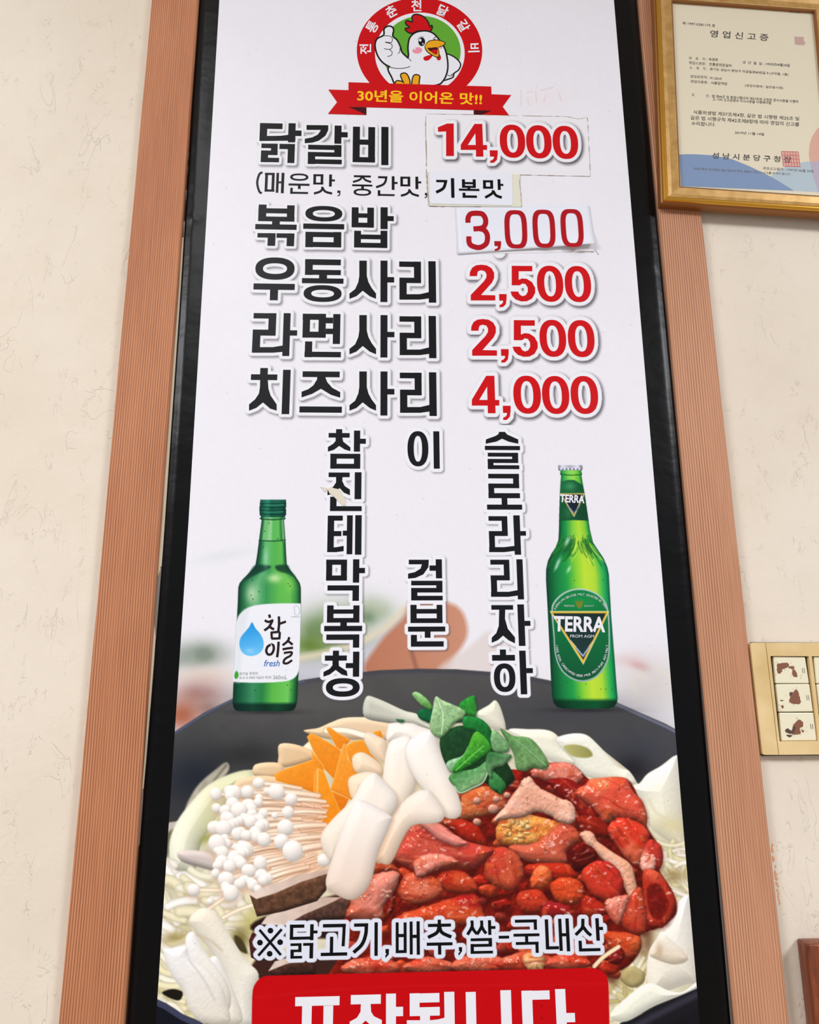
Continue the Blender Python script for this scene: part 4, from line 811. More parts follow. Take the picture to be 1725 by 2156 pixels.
def paint_soju(cv):
    cap = [(0, 4, 50, 40), (.08, 8, 84, 64), (.3, 40, 130, 100), (.45, 10, 84, 64), (.7, 14, 92, 70), (.9, 6, 66, 52), (1, 2, 40, 34)]
    nk = [(0, 14, 60, 40), (.08, 30, 110, 60), (.16, 120, 190, 120), (.25, 110, 190, 110), (.42, 150, 210, 150), (.52, 90, 184, 90), (.75, 96, 190, 88), (.86, 40, 120, 60), (.93, 130, 196, 120), (1, 16, 60, 40)]
    n2 = [(0, 14, 50, 36), (.1, 26, 96, 58), (.25, 90, 178, 108), (.4, 96, 186, 104), (.6, 84, 178, 80), (.85, 96, 188, 84), (.95, 30, 100, 52), (1, 12, 50, 34)]
    bd = [(0, 12, 52, 38), (.06, 24, 90, 56), (.16, 44, 130, 78), (.3, 96, 176, 118), (.45, 60, 152, 84), (.65, 96, 186, 80), (.82, 100, 190, 84), (.93, 52, 136, 66), (1, 14, 56, 36)]
    lo = [(0, 10, 50, 40), (.08, 16, 84, 54), (.3, 60, 140, 96), (.45, 40, 130, 66), (.6, 90, 182, 74), (.85, 110, 200, 90), (.94, 40, 120, 60), (1, 10, 50, 34)]
    bt = [(0, 6, 34, 30), (.3, 14, 60, 44), (.5, 10, 46, 36), (.7, 14, 66, 40), (1, 6, 34, 28)]
    left = [(352, 340), (400, 336), (420, 332), (480, 335), (490, 346), (505, 338), (522, 350), (600, 340), (700, 327), (800, 314), (880, 301), (905, 289), (950, 245), (1000, 196), (1030, 172), (1065, 161), (1200, 156), (1400, 145), (1600, 136), (1800, 124), (1900, 119), (2000, 115), (2040, 122), (2062, 140), (2070, 170)]
    right = [(352, 548), (400, 550), (420, 545), (450, 549), (480, 547), (490, 539), (505, 543), (522, 532), (600, 538), (700, 545), (800, 550), (880, 555), (905, 568), (950, 603), (1000, 642), (1030, 660), (1065, 669), (1200, 670), (1400, 665), (1600, 658), (1800, 648), (1950, 641), (2000, 637), (2040, 625), (2062, 606), (2070, 560)]
    bottle(cv, SJ, left, right, [(352, cap), (495, cap), (500, nk), (680, nk), (700, n2), (870, n2), (930, bd), (1700, bd), (1850, lo), (1990, lo), (2018, bt), (2070, bt)], 'soju_bottle_picture')
    for y in (385, 412, 440, 470): cv.stroke(SJ([(338, y), (440, y + 5), (548, y)]), 2.4, (4, 44, 36), sh=0, alpha=.7)
    for x in range(350, 545, 11): cv.stroke(SJ([(x, 360), (x, 378)]), 1.1, (60, 140, 112), sh=0, alpha=.5, sm=False)
    cv.stroke(SJ([(380, 395), (450, 400), (530, 396)]), 3, (60, 150, 118), sh=0, alpha=.7); cv.stroke(SJ([(370, 452), (430, 456), (520, 452)]), 3, (50, 140, 108), sh=0, alpha=.7)
    cv.stroke(SJ([(340, 508), (440, 516), (540, 508)]), 3, (10, 60, 40), sh=0, alpha=.8)
    cv.stroke(SJ([(330, 684), (430, 690), (543, 682)]), 2.6, (14, 70, 44), sh=0, alpha=.85)
    cv.fill(SJ([(302, 885), (415, 890), (410, 915), (330, 950), (262, 985), (215, 1010), (250, 950)]), (14, 54, 46), soft=5, alpha=.85)
    cv.fill(SJ([(465, 890), (556, 884), (585, 930), (628, 985), (560, 955), (480, 930)]), (14, 54, 40), soft=5, alpha=.85)
    cv.cloud(*SJ([(455, 990)])[0], 15, 9, (208, 240, 176), .8); cv.cloud(*SJ([(270, 1120)])[0], 13, 22, (206, 230, 190), .75); cv.cloud(*SJ([(580, 1040)])[0], 10, 16, (150, 220, 90), .5)
    cv.cloud(*SJ([(385, 820)])[0], 5, 20, (176, 220, 190), .6)
    for x, y in ((375, 610), (365, 740), (480, 670), (265, 1130), (280, 1160), (330, 1100), (565, 1035), (580, 1055), (300, 1900), (560, 1858), (590, 1895), (410, 545), (275, 1005)): cv.ball(*SJ([(x, y)])[0], 1.3, 1.6, (20, 70, 30), alpha=.7)
    lab = np.vstack([osmooth([(148, 1345), (165, 1300), (205, 1255), (270, 1220), (350, 1204), (450, 1197), (560, 1195), (668, 1196)], 4), osmooth([(667, 1300), (662, 1500), (655, 1700), (648, 1750), (625, 1790), (585, 1815), (530, 1828), (420, 1836), (300, 1838), (200, 1836), (120, 1830)], 4), [(133, 1640), (145, 1400)]])
    cv.fill(SJ(lab), (238, 240, 246), 'soju_label_picture', smoothp=False, soft=1.3)
    cv.fill(SJ([(148, 1345), (165, 1300), (205, 1255), (250, 1230), (200, 1500), (170, 1836), (120, 1830), (135, 1640)]), (222, 228, 234), smoothp=False, soft=9, alpha=.7)
    cv.stroke(SJ(osmooth([(150, 1335), (170, 1290), (220, 1240), (300, 1208)], 4)), 1.4, (180, 220, 180), sh=0, alpha=.7)
    drop = [(273, 1348), (300, 1395), (345, 1450), (367, 1510), (360, 1565), (325, 1605), (270, 1622), (215, 1610), (180, 1570), (170, 1515), (185, 1465), (225, 1415), (250, 1385)]
    cv.fill(SJ(np.vstack([smooth(drop, 4)])), (36, 150, 226), 'water_drop_picture', smoothp=False, soft=1.4, c2=(112, 196, 246), ang=75)
    cv.cloud(*SJ([(255, 1580)])[0], 10, 6, (160, 220, 250), .6)
    cv.fill(SJ([(130, 1770), (145, 1742), (162, 1760), (162, 1790), (145, 1808), (132, 1800)]), (70, 160, 60), soft=1.2)
    for p in ([(620, 1250), (612, 1228), (635, 1215), (655, 1240), (658, 1275), (640, 1290), (618, 1280), (620, 1250)],): cv.stroke(SJ(p), 1.2, (170, 176, 190), sh=0, alpha=.9)
def paint_beer(cv):
    left = [(72, 216), (100, 214), (118, 222), (122, 234), (145, 230), (160, 238), (200, 234), (300, 228), (500, 222), (600, 220), (680, 216), (740, 194), (790, 160), (850, 131), (920, 116), (1000, 115), (1200, 126), (1400, 136), (1600, 146), (1800, 155), (1950, 166), (2000, 176), (2035, 205), (2050, 260)]
    right = [(72, 408), (100, 413), (118, 405), (122, 400), (145, 408), (160, 404), (200, 410), (300, 428), (500, 458), (600, 472), (700, 497), (760, 536), (830, 583), (900, 613), (960, 626), (1100, 633), (1300, 645), (1500, 660), (1700, 676), (1900, 691), (1960, 697), (2000, 692), (2035, 665), (2050, 610)]
    cap = [(0, 120, 120, 140), (.15, 226, 226, 240), (.5, 176, 176, 192), (.8, 230, 230, 242), (1, 110, 110, 130)]
    nk = [(0, 12, 80, 40), (.1, 40, 160, 70), (.35, 120, 210, 90), (.6, 150, 220, 80), (.85, 90, 190, 60), (1, 20, 100, 50)]
    n2 = [(0, 8, 60, 36), (.08, 16, 110, 56), (.22, 30, 150, 76), (.45, 130, 206, 60), (.65, 180, 222, 60), (.85, 130, 200, 60), (.95, 40, 150, 60), (1, 10, 80, 44)]
    bd = [(0, 6, 56, 36), (.05, 12, 86, 50), (.18, 22, 128, 66), (.33, 34, 158, 72), (.48, 130, 208, 56), (.62, 192, 226, 58), (.78, 176, 218, 56), (.88, 70, 186, 80), (.95, 20, 150, 84), (1, 6, 84, 54)]
    bt = [(0, 4, 40, 26), (.3, 8, 70, 40), (.7, 10, 84, 44), (1, 4, 44, 28)]
    bottle(cv, BJ, left, right, [(72, cap), (112, cap), (120, nk), (190, nk), (520, n2), (640, n2), (900, bd), (1960, bd), (1990, bt), (2050, bt)], 'beer_bottle_picture')
    for x in range(222, 410, 15): cv.ball(*BJ([(x, 108)])[0], 1.8, 2.4, (240, 240, 250) if (x // 15) % 2 else (120, 122, 140))
    cv.stroke(BJ([(232, 148), (320, 156), (405, 150)]), 2, (14, 84, 36), sh=0)
    cv.fill(BJ([(236, 210), (290, 194), (345, 195), (412, 235), (428, 300), (330, 292), (230, 300)]), (18, 104, 58), smoothp=False, soft=1.5, c2=(10, 80, 46), ang=0); cv.cloud(*BJ([(310, 245)])[0], 12, 9, (90, 170, 110), .6)
    cv.fill(BJ([(229, 300), (330, 293), (428, 300), (460, 525), (340, 520), (221, 528)]), (16, 84, 50), 'neck_label_picture', smoothp=False, soft=1.3, c2=(12, 66, 42), ang=0); cv.cloud(*BJ([(300, 460)])[0], 10, 14, (60, 140, 80), .5)
    cv.fill(BJ([(228, 303), (432, 303), (343, 495)]), (222, 184, 70), smoothp=False, soft=1.3, edge=((230, 230, 230), 1.2)); cv.fill(BJ([(243, 312), (418, 312), (343, 474)]), (20, 34, 54), smoothp=False, soft=1.2)
    cv.stroke(BJ([(300, 410), (343, 462), (385, 410)]), 2, (110, 130, 160), sh=0, sm=False)
    rg = random.Random(9)
    for k in range(80):                      # swirl ribs on the shoulder
        u = rg.uniform(0.02, 0.98); y0 = rg.uniform(640, 760); ln_ = rg.uniform(60, 150); y1 = min(y0 + ln_, 945)
        def bx(y, u):
            u = min(max(u, .03), .97); l = np.interp(y, [a for a, _ in left], [b for _, b in left]); r = np.interp(y, [a for a, _ in right], [b for _, b in right]); return l + (r - l) * u
        sg = -.12 if u < .55 else .05
        c = rg.choice([(8, 70, 30), (14, 96, 40), (30, 130, 50)] if u < .45 or rg.random() < .5 else [(210, 236, 90), (160, 214, 60), (24, 110, 40)])
        cv.stroke(BJ([(bx(y0, u), y0), (bx((y0 + y1) / 2, u + sg * .3), (y0 + y1) / 2), (bx(y1, u + sg), y1)]), rg.uniform(1.6, 3.6), c, sh=0, soft=2, alpha=.6)
    for x, y, w, h in ((215, 860, 3, 9), (290, 690, 4, 12), (300, 920, 3, 8), (200, 900, 2.5, 8)): cv.cloud(*BJ([(x, y)])[0], w, h, (220, 250, 220), .7, rot=.5)
    ov = smooth([(160, 1262), (175, 1190), (240, 1120), (330, 1080), (430, 1078), (530, 1115), (595, 1180), (622, 1262), (632, 1400), (630, 1600), (600, 1700), (530, 1790), (430, 1830), (330, 1812), (240, 1740), (190, 1620), (175, 1450)], 5)
    cv.fill(BJ(ov), (190, 204, 204), 'beer_label_picture', smoothp=False, soft=1.4, c2=(150, 176, 172), ang=90)
    c = ov.mean(0); cv.fill(BJ(c + (ov - c) * (.955, .968)), (14, 132, 66), smoothp=False, soft=1.4, c2=(14, 86, 52), ang=90)
    cv.cloud(*BJ([(400, 1180)])[0], 30, 14, (40, 160, 80), .5)
    cv.fill(BJ([(145, 1258), (628, 1258), (418, 1692)]), (228, 190, 60), smoothp=False, soft=1.3, edge=((236, 232, 220), 1.6)); cv.fill(BJ([(172, 1275), (602, 1275), (418, 1655)]), (26, 46, 46), smoothp=False, soft=1.2, c2=(34, 60, 58), ang=90)
    cv.stroke(BJ([(315, 1500), (415, 1622), (500, 1500)]), 3.2, (160, 176, 206), sh=0, sm=False); cv.stroke(BJ([(318, 1505), (355, 1548)]), 3, (226, 200, 110), sh=0, sm=False); cv.stroke(BJ([(470, 1540), (500, 1503)]), 3, (226, 200, 110), sh=0, sm=False)
    cv.fill(BJ([(355, 1172), (385, 1182), (415, 1172), (408, 1215), (388, 1242), (362, 1215)]), (120, 130, 40), soft=1.2, smoothp=False)
    for x, y in ((345, 1010), (578, 1008), (250, 1855), (290, 1835), (560, 1890), (600, 1890), (655, 1890), (380, 1952), (648, 1475), (440, 1850)): cv.ball(*BJ([(x, y)])[0], 1.3, 1.4, (20, 90, 30), alpha=.6)
bot.cloud(*SJ([(390, 2075)])[0], 70, 5, (30, 30, 34), .6); bot.cloud(*BJ([(440, 2060)])[0], 74, 5, (26, 26, 30), .6)
paint_soju(bot); paint_beer(bot)
for k, r in (('acrostic_first_column', 7.4), ('acrostic_middle_column', 7.4), ('acrostic_last_column', 7.4)): bot.halo(COLS[k], r, off=(2.5, 2.5), blur=6, dark=.5, white=(240, 240, 246))
bot.halo(ORIGIN, 8.6, dark=0, white=(226, 230, 242))
# red take-out box
bx = [(528, 2300), (531, 2098)] + [tuple(p) for p in osmooth([(531, 2098), (534, 2078), (545, 2062), (560, 2055), (575, 2054)], 4)] + [(900, 2046), (1240, 2038)] + [tuple(p) for p in osmooth([(1248, 2038), (1266, 2043), (1278, 2056), (1282, 2075)], 4)] + [(1287, 2300)]
bot.fill(bx, (198, 4, 14), 'red_takeout_box', smoothp=False, soft=1.3); bot.stroke([(536, 2100), (800, 2078), (1280, 2072)], 3, (206, 24, 30), sh=0, soft=5, alpha=.5)
for x, y in ((1141, 2118), (1141, 2144), (712, 2102), (1174, 2077)): bot.ball(x, y, 1.6, 1.6, (120, 10, 14))
for cv in (top, bot):
    rg = random.Random(21)
    for k in range(90): cv.ball(rg.uniform(340, 1450), rg.uniform(cv.y[0], cv.y[-1]), .8, .8, (120, 104, 96), alpha=rg.uniform(.15, .6))
    cv.c *= (1 + .012 * (cv.n1 - .5))[..., None]
def subp(nm): return None
up = top.build('printed_upper_sheet', banner, M_PRINT, 0.0012)
lo_sheet = bot.build('food_photograph', banner, M_PRINT, 0.0012)
def clean(o):
    for c in o.children:
        c.name = c.name.split('|')[0].split('.')[0]; c.data.name = c.name
clean(lo_sheet)
for c in lo_sheet.children:
    if c.name.split('.')[0] in ('cabbage_bed', 'enoki_mushroom_bunch', 'marinated_chicken_pile'): c['kind'] = 'stuff'
kids = {c.name.split('.')[0]: c for c in lo_sheet.children}
for nm in ('soju_bottle_picture', 'beer_bottle_picture', 'red_takeout_box'): kids[nm].parent = banner
kids['soju_label_picture'].parent = kids['soju_bottle_picture']; kids['water_drop_picture'].parent = kids['soju_bottle_picture']
kids['neck_label_picture'].parent = kids['beer_bottle_picture']; kids['beer_label_picture'].parent = kids['beer_bottle_picture']
sojuP, beerP, redP = kids['soju_bottle_picture'], kids['beer_bottle_picture'], kids['red_takeout_box']

# ------------------------------------------------------------------ lettering
LD = 0.00135
DOTS = {'spicy_chicken_name': M_INK}
for k, pl in LINES.items(): flat('menu_lettering', pl, M_INK, banner, LD)
flat('small_lettering', SMALL, M_INK, banner, LD)
for k, pl in COLS.items():
    if 'middle' in k:
        flat('acrostic_lettering', [q for q in pl if q[:, 1].mean() < 1100], M_INK, banner, LD); pl = [q for q in pl if q[:, 1].mean() > 1100]
    flat('acrostic_lettering', pl, M_INK, banner, LD)
for k in ('price_2500_a', 'price_2500_b', 'price_4000'): flat('price_lettering', PRICES[k], M_RED, banner, LD)
flat('origin_lettering', ORIGIN, M_ORI, banner, LD)
flat('takeout_lettering', TAKEOUT, M_WHITE, redP, LD)

def text_raw(s, off=0.0):
    c = bpy.data.curves.new('lettering', 'FONT'); c.body = s; c.offset = off; c.resolution_u = 3
    o = bpy.data.objects.new('lettering', c); COL.objects.link(o); bpy.context.view_layer.update()
    me = o.to_mesh(); v = np.array([tuple(q.co)[:2] for q in me.vertices]); f = [list(p.vertices) for p in me.polygons]
    o.to_mesh_clear(); bpy.data.objects.remove(o); bpy.data.curves.remove(c)
    return v, f
def text_quad(s, tl, tr, h, off=0.0, skew=0.0):            # maps a text line on a slanted strip, pixels
    v, f = text_raw(s, off); mn, mx = v.min(0), v.max(0); q = (v - mn) / (mx - mn)
    tl, tr = np.array(tl, float), np.array(tr, float); d = tr - tl; n = np.array([-d[1], d[0]]) / np.linalg.norm(d)
    n = np.array([n[0] + skew, 1.0 * n[1]])
    return tl + q[:, :1] * d + (1 - q[:, 1:]) * n * h, f
def text_flat(name, items, mat, parent, dep):
    V, F = [], []; n = 0
    for v, f in items:
        V.append(v); F += [[i + n for i in t] for t in f]; n += len(v)
    V = np.vstack(V); F = [t if area2(V[t]) < 0 else t[::-1] for t in F]
    return obj(name, P(V[:, 0], V[:, 1], dep), F, mat, parent)
def ctext(cr, s, tl, tr, h, **k):
    a, b = cr([tl])[0], cr([tr])[0]; return text_quad(s, a, b, h / cr.k, **k)
def arc_text(cr, s, cx, cy, rx, ry, a0, a1, size, flip=False, off=.01):
    out = []
    for k, ch in enumerate(s):
        if ch == ' ': continue
        a = math.radians(a0 + (a1 - a0) * k / max(len(s) - 1, 1)); x, y = cx + rx * math.cos(a), cy + ry * math.sin(a)
        v, f = text_raw(ch, off); c = (v.max(0) + v.min(0)) / 2; v = (v - c) * size; v[:, 1] *= -1
        r = a + (-math.pi / 2 if flip else math.pi / 2); co, si = math.cos(r), math.sin(r)
        out.append((cr(np.stack([x + v[:, 0] * co - v[:, 1] * si, y + v[:, 0] * si + v[:, 1] * co], 1)), f))
    return out
# soju label writing (brush strokes)
def brush(cr, strokes): return [cr(ribbon(np.array(s[1:]).reshape(-1, 2), s[0])) for s in strokes]
flat('soju_lettering', brush(SJ, [(20, 412, 1285, 418, 1312), (20, 375, 1332, 405, 1345, 445, 1330), (20, 438, 1336, 410, 1385, 372, 1415), (20, 408, 1375, 430, 1395, 452, 1405), (20, 490, 1300, 492, 1360, 486, 1420), (19, 492, 1362, 520, 1352, 548, 1342),
    (19, 430, 1428, 432, 1460, 434, 1482), (19, 424, 1432, 465, 1428, 500, 1425), (19, 498, 1428, 496, 1455, 494, 1485), (19, 430, 1480, 462, 1480, 500, 1478),
    (20, 430, 1528, 400, 1545, 388, 1580, 402, 1608, 430, 1605, 448, 1570, 445, 1535, 425, 1527), (20, 488, 1505, 484, 1570, 476, 1632),
    (19, 575, 1468, 562, 1500, 520, 1535), (19, 555, 1492, 578, 1510, 602, 1530), (19, 520, 1568, 560, 1560, 605, 1555), (18, 530, 1598, 565, 1592, 595, 1592, 585, 1618, 555, 1635, 535, 1652, 530, 1678, 560, 1680, 598, 1655)]), ink('brown_black_ink', (42, 28, 30)), sojuP, LD)
text_flat('fresh_lettering', [ctext(SJ, 'fresh', (378, 1652), (505, 1652), 54, skew=-.25, off=.006)], M_BLUEI, sojuP, LD)
text_flat('fine_print', [ctext(SJ, '360mL', (442, 1778), (558, 1778), 32, off=.0), ctext(SJ, '참이슬 후레쉬', (170, 1752), (318, 1749), 26), ctext(SJ, '대나무 숯 정제로 이슬같은 깨끗함', (168, 1788), (428, 1783), 22), ctext(SJ, 'HITEJINRO', (590, 1300), (660, 1300), 10)], M_GREYI, sojuP, LD)
# beer label writing
text_flat('beer_lettering', [ctext(BJ, 'TERRA', (180, 1296), (598, 1304), 126, off=.03)], M_WHITE, beerP, LD + .0001)
text_flat('neck_lettering', [ctext(BJ, 'TERRA', (230, 310), (430, 320), 64, off=.03)], M_WHITE, beerP, LD + .0001)
text_flat('fine_lettering', [ctext(BJ, 'FROM AGM', (312, 1448), (505, 1450), 24, off=.01)], M_SILV, beerP, LD + .0001)
text_flat('fine_lettering', [ctext(BJ, 'PREMIUM', (262, 1208), (345, 1210), 13), ctext(BJ, 'QUALITY', (425, 1210), (505, 1210), 13)], M_SILV, beerP, LD + .0001)
text_flat('fine_lettering', arc_text(BJ, 'AUSTRALIAN GENUINE MALT SELECTED BY TERRA', 398, 1300, 222, 178, -160, -22, 24), M_SILV, beerP, LD + .0001)
text_flat('fine_lettering', arc_text(BJ, '100% REAL CARBONATED BEER MADE FROM PURE AGM MALT', 408, 1520, 205, 262, 176, 4, 27, True), M_SILV, beerP, LD + .0001)

# ------------------------------------------------------------------ round emblem at the top
EM = Crop(650, 0, 3.45)
emb = flat('round_emblem', [EM(ell(806, 368, 456, 385, 72))], M_LRED, banner, .00132)
flat('emblem_white_disc', [EM(ell(808, 388, 326, 297, 60))], M_WHITE, emb, .00135)
flat('emblem_green_disc', [EM(ell(818, 372, 287, 257, 60))], M_GREEN, emb, .00138)
body = smooth([(722, 420), (722, 340), (735, 275), (780, 235), (850, 224), (905, 242), (950, 290), (988, 350), (1005, 410), (1012, 480), (1002, 540), (975, 590), (930, 618), (760, 640), (640, 618), (603, 560), (580, 490), (670, 440)], 6)
arm = smooth([(545, 255), (548, 212), (570, 192), (600, 192), (618, 216), (612, 262), (642, 290), (665, 335), (680, 380), (715, 415), (745, 440), (738, 482), (680, 495), (600, 488), (540, 455), (500, 400), (483, 330), (498, 282)], 6)
wing = smooth([(1000, 398), (1060, 415), (1103, 462), (1092, 505), (1058, 532), (1050, 560), (1015, 575), (980, 578), (1008, 500)], 6)
comb = smooth([(715, 228), (703, 208), (735, 200), (706, 172), (715, 150), (756, 160), (752, 122), (780, 104), (832, 120), (868, 160), (880, 198), (893, 184), (897, 205), (868, 238), (800, 224), (750, 242)], 5)
foot = [smooth([(670, 560), (672, 536), (700, 530), (722, 548), (738, 600), (720, 640), (700, 620)], 4), smooth([(748, 610), (758, 556), (780, 541), (808, 552), (806, 580), (795, 640), (750, 640)], 4), smooth([(628, 605), (640, 586), (668, 588), (700, 605), (690, 630), (640, 625)], 4)]
def grow(p, r):
    n = np.roll(p, -1, 0) - np.roll(p, 1, 0); n /= np.linalg.norm(n, axis=1)[:, None] + 1e-9; s = 1 if area2(p) > 0 else -1
    return p + np.stack([n[:, 1], -n[:, 0]], 1) * r * s
BK = M_INK
def fl(nm, ps, m, d): return flat(nm, [EM(p) for p in ps], m, emb, d)
fl('rooster_outline', [grow(wing, 5)], BK, .00141); fl('rooster_wing', [grow(wing, -5)], M_WHITE, .00143)
fl('rooster_outline', [grow(comb, 6)], BK, .00142); fl('rooster_comb', [grow(comb, -4)], M_LRED, .00144)
fl('rooster_outline', [grow(body, 6)], BK, .00145); fl('rooster_body', [grow(body, -6)], M_WHITE, .00147)
fl('rooster_outline', [grow(arm, 6)], BK, .00146); fl('rooster_arm', [grow(arm, -6), smooth([(700, 440), (760, 430), (770, 500), (720, 490), (690, 470)], 4)], M_WHITE, .00149)
fl('rooster_outline', [grow(p, 4) for p in foot], BK, .00148); fl('rooster_foot', [grow(p, -5) for p in foot], M_ORANGE, .0015)
fl('drawing_lines', [ribbon(q, 5) for q in ([(548, 260), (590, 262), (608, 282), (600, 308), (555, 305)], [(560, 308), (602, 320), (605, 348), (585, 358), (548, 354)], [(588, 360), (607, 378), (600, 402), (572, 410)], [(590, 490), (650, 497), (710, 492), (738, 482)], [(905, 285), (918, 272), (926, 265)], [(910, 285), (926, 290)], [(1035, 545), (1050, 535), (1058, 528)], [(665, 350), (660, 380), (648, 388)], [(1010, 545), (1030, 552), (1050, 545)], [(717, 418), (735, 432), (745, 445)])], BK, .00151)
fl('rooster_cheek', [ell(790, 366, 36, 23, 20, rot=-.1)], M_PINK, .00151); fl('rooster_cheek', [ell(962, 344, 10, 10, 12)], M_PINK, .00151)
fl('rooster_wattle', [smooth([(833, 422), (850, 408), (897, 398), (895, 415), (870, 438), (845, 440)], 4), smooth([(935, 400), (952, 395), (962, 415), (955, 437), (932, 432)], 4)], M_LRED, .00151)
fl('rooster_beak_outline', [grow(smooth([(845, 340), (862, 310), (885, 295), (940, 291), (992, 310), (978, 330), (945, 345), (948, 385), (942, 417), (900, 402), (862, 376)], 5), 3)], BK, .00153)
fl('rooster_beak', [smooth([(847, 338), (864, 312), (886, 298), (940, 294), (988, 311), (975, 328), (944, 343), (945, 385), (939, 412), (900, 398), (865, 373)], 5)], M_ORANGE, .00155)
fl('rooster_mouth', [smooth([(862, 350), (890, 347), (935, 343), (937, 370), (931, 396), (900, 384)], 3)], M_MAROON, .00157); fl('rooster_tongue', [smooth([(888, 372), (915, 360), (935, 365), (930, 392), (905, 384)], 3)], M_LRED, .00158)
fl('rooster_eye', [ell(822, 303, 25, 32, 20), ribbon([(795, 290), (800, 275), (820, 266), (838, 272)], 3)], BK, .00153); fl('eye_glint', [ell(811, 292, 9, 10, 12), ell(830, 318, 5, 6, 10), ell(772, 355, 8, 6, 10)], M_WHITE, .00155)
# ribbon
rib = flat('ribbon', [EM([(290, 597), (1327, 628), (1332, 803), (290, 775)]), EM([(143, 650), (300, 655), (300, 700), (290, 775), (420, 835), (140, 827), (207, 742)]), EM([(1320, 684), (1472, 690), (1410, 775), (1463, 845), (1200, 837), (1332, 803)])], M_LRED, banner, .00160)
flat('ribbon_fold', [EM([(290, 776), (420, 780), (420, 835)]), EM([(1200, 800), (1332, 804), (1245, 838), (1200, 838)])], M_MAROON, rib, .00162)
text_flat('ribbon_lettering', [ctext(EM, '30년을 이어온 맛!!', (355, 648), (1262, 676), 88, off=.022)], M_YEL, rib, .00163)
ring = []
for ch, x, y, rot in (('전', 412, 357, -90), ('통', 462, 195, -60), ('춘', 600, 82, -28), ('천', 783, 40, 0), ('닭', 975, 78, 27), ('갈', 1125, 187, 57), ('비', 1200, 347, 88)):
    v, f = text_raw(ch, .022); c = (v.max(0) + v.min(0)) / 2; v = (v - c) / (v.max(0) - v.min(0)).max() * 84; v[:, 1] *= -1
    r = math.radians(rot); co, si = math.cos(r), math.sin(r)
    ring.append((EM(np.stack([x + v[:, 0] * co - v[:, 1] * si, y + v[:, 0] * si + v[:, 1] * co], 1)), f))
for q in ring: text_flat('emblem_letter', [q], M_WHITE, emb, .00135)
# ------------------------------------------------------------------ pasted paper slips
def slab(name, polys, mat, parent, dep, thick, bev=0.0):
    o = flat(name, polys, mat, parent, dep)
    m = o.modifiers.new('solid', 'SOLIDIFY'); m.thickness = thick; m.offset = -1
    if bev:
        b = o.modifiers.new('bevel', 'BEVEL'); b.width = bev; b.segments = 2; b.limit_method = 'ANGLE'
    return o
M_SLIP = pmat('white_slip_paper', rgb(238, 236, 240), .4, spec=.15); M_SLIP2 = pmat('bluish_slip_paper', rgb(234, 236, 246), .45); M_GLUE = pmat('yellowed_glue_film', rgb(228, 226, 206), .5); M_DIRT = pmat('brown_grime_line', rgb(150, 128, 104), .8)
s1 = slab('price_slip', [C([(146, 78), (700, 88), (1300, 100), (1400, 118), (1478, 108), (1490, 300), (1503, 592), (900, 580), (148, 560)])], M_SLIP, None, .00165, .0004)
tag(s1, 'white paper slip pasted over the top price, reading 14,000 in red', 'paper slip', 'paper slips pasted on the menu')
hp = Canvas(235, 380, 2, 2, (0, 0, 0))
rg = random.Random(4)
def grime(pts, w, parent, dep, n=40):
    p = osmooth(pts, 6); q = []
    for a, b in zip(p[:-1], p[1:]):
        k = max(int(np.linalg.norm(b - a) / 9), 1)
        for j in range(k):
            u, v = a + (b - a) * j / k, a + (b - a) * (j + 1) / k
            if rg.random() < .92: q.append(ribbon([u, v], w * rg.uniform(.35, 1.2), False))
    return flat('grime_line', q, M_DIRT, parent, dep)
grime(C([(146, 78), (400, 82), (700, 88), (1100, 97), (1300, 100), (1400, 118), (1478, 108)]), 1.1, s1, .0017)
grime(C([(1478, 108), (1490, 300), (1503, 592)]), 1.1, s1, .0017); grime(C([(1503, 592), (1200, 586), (930, 580)]), 1.2, s1, .0017); grime(C([(146, 78), (143, 200), (150, 400), (150, 560)]), 1.6, s1, .0017)
# white outline and shadow of the printed price, painted on the slip
pc = Canvas.__new__(Canvas)
def small_canvas(quad, nr, nc, base):        # quad TL, TR, BL, BR in pixels
    cv = Canvas.__new__(Canvas); tl, tr, bl, br = [np.array(q, float) for q in quad]
    v = np.linspace(0, 1, nr)[:, None, None]; u = np.linspace(0, 1, nc)[None, :, None]
    G = (tl * (1 - u) + tr * u) * (1 - v) + (bl * (1 - u) + br * u) * v
    cv.X, cv.Y = G[..., 0], G[..., 1]; cv.y = cv.Y.mean(1); cv.nr, cv.nc = nr, nc; cv.c = np.zeros((nr, nc, 3)); cv.c[:] = np.array(base) / 255.
    cv.id = np.zeros((nr, nc), np.int32); cv.names = ['_']; cv.pitch = (cv.y[-1] - cv.y[0]) / (nr - 1)
    cv.n1 = fbm((nr, nc), 5, 3, 1); cv.n2 = fbm((nr, nc), 14, 3, 2); cv.n3 = fbm((nr, nc), 45, 3, 3); cv.alt = cv.n2
    return cv
q = C([(150, 110), (1470, 115), (152, 545), (1496, 560)]); pc = small_canvas(q, 78, 230, (238, 236, 240)); pc.halo(PRICES['price_14000'], 7.2, blur=9, dark=.85); pc.build('price_outline_print', s1, M_PRINT, .00168)
flat('price_lettering', PRICES['price_14000'], M_RED, s1, .0018)

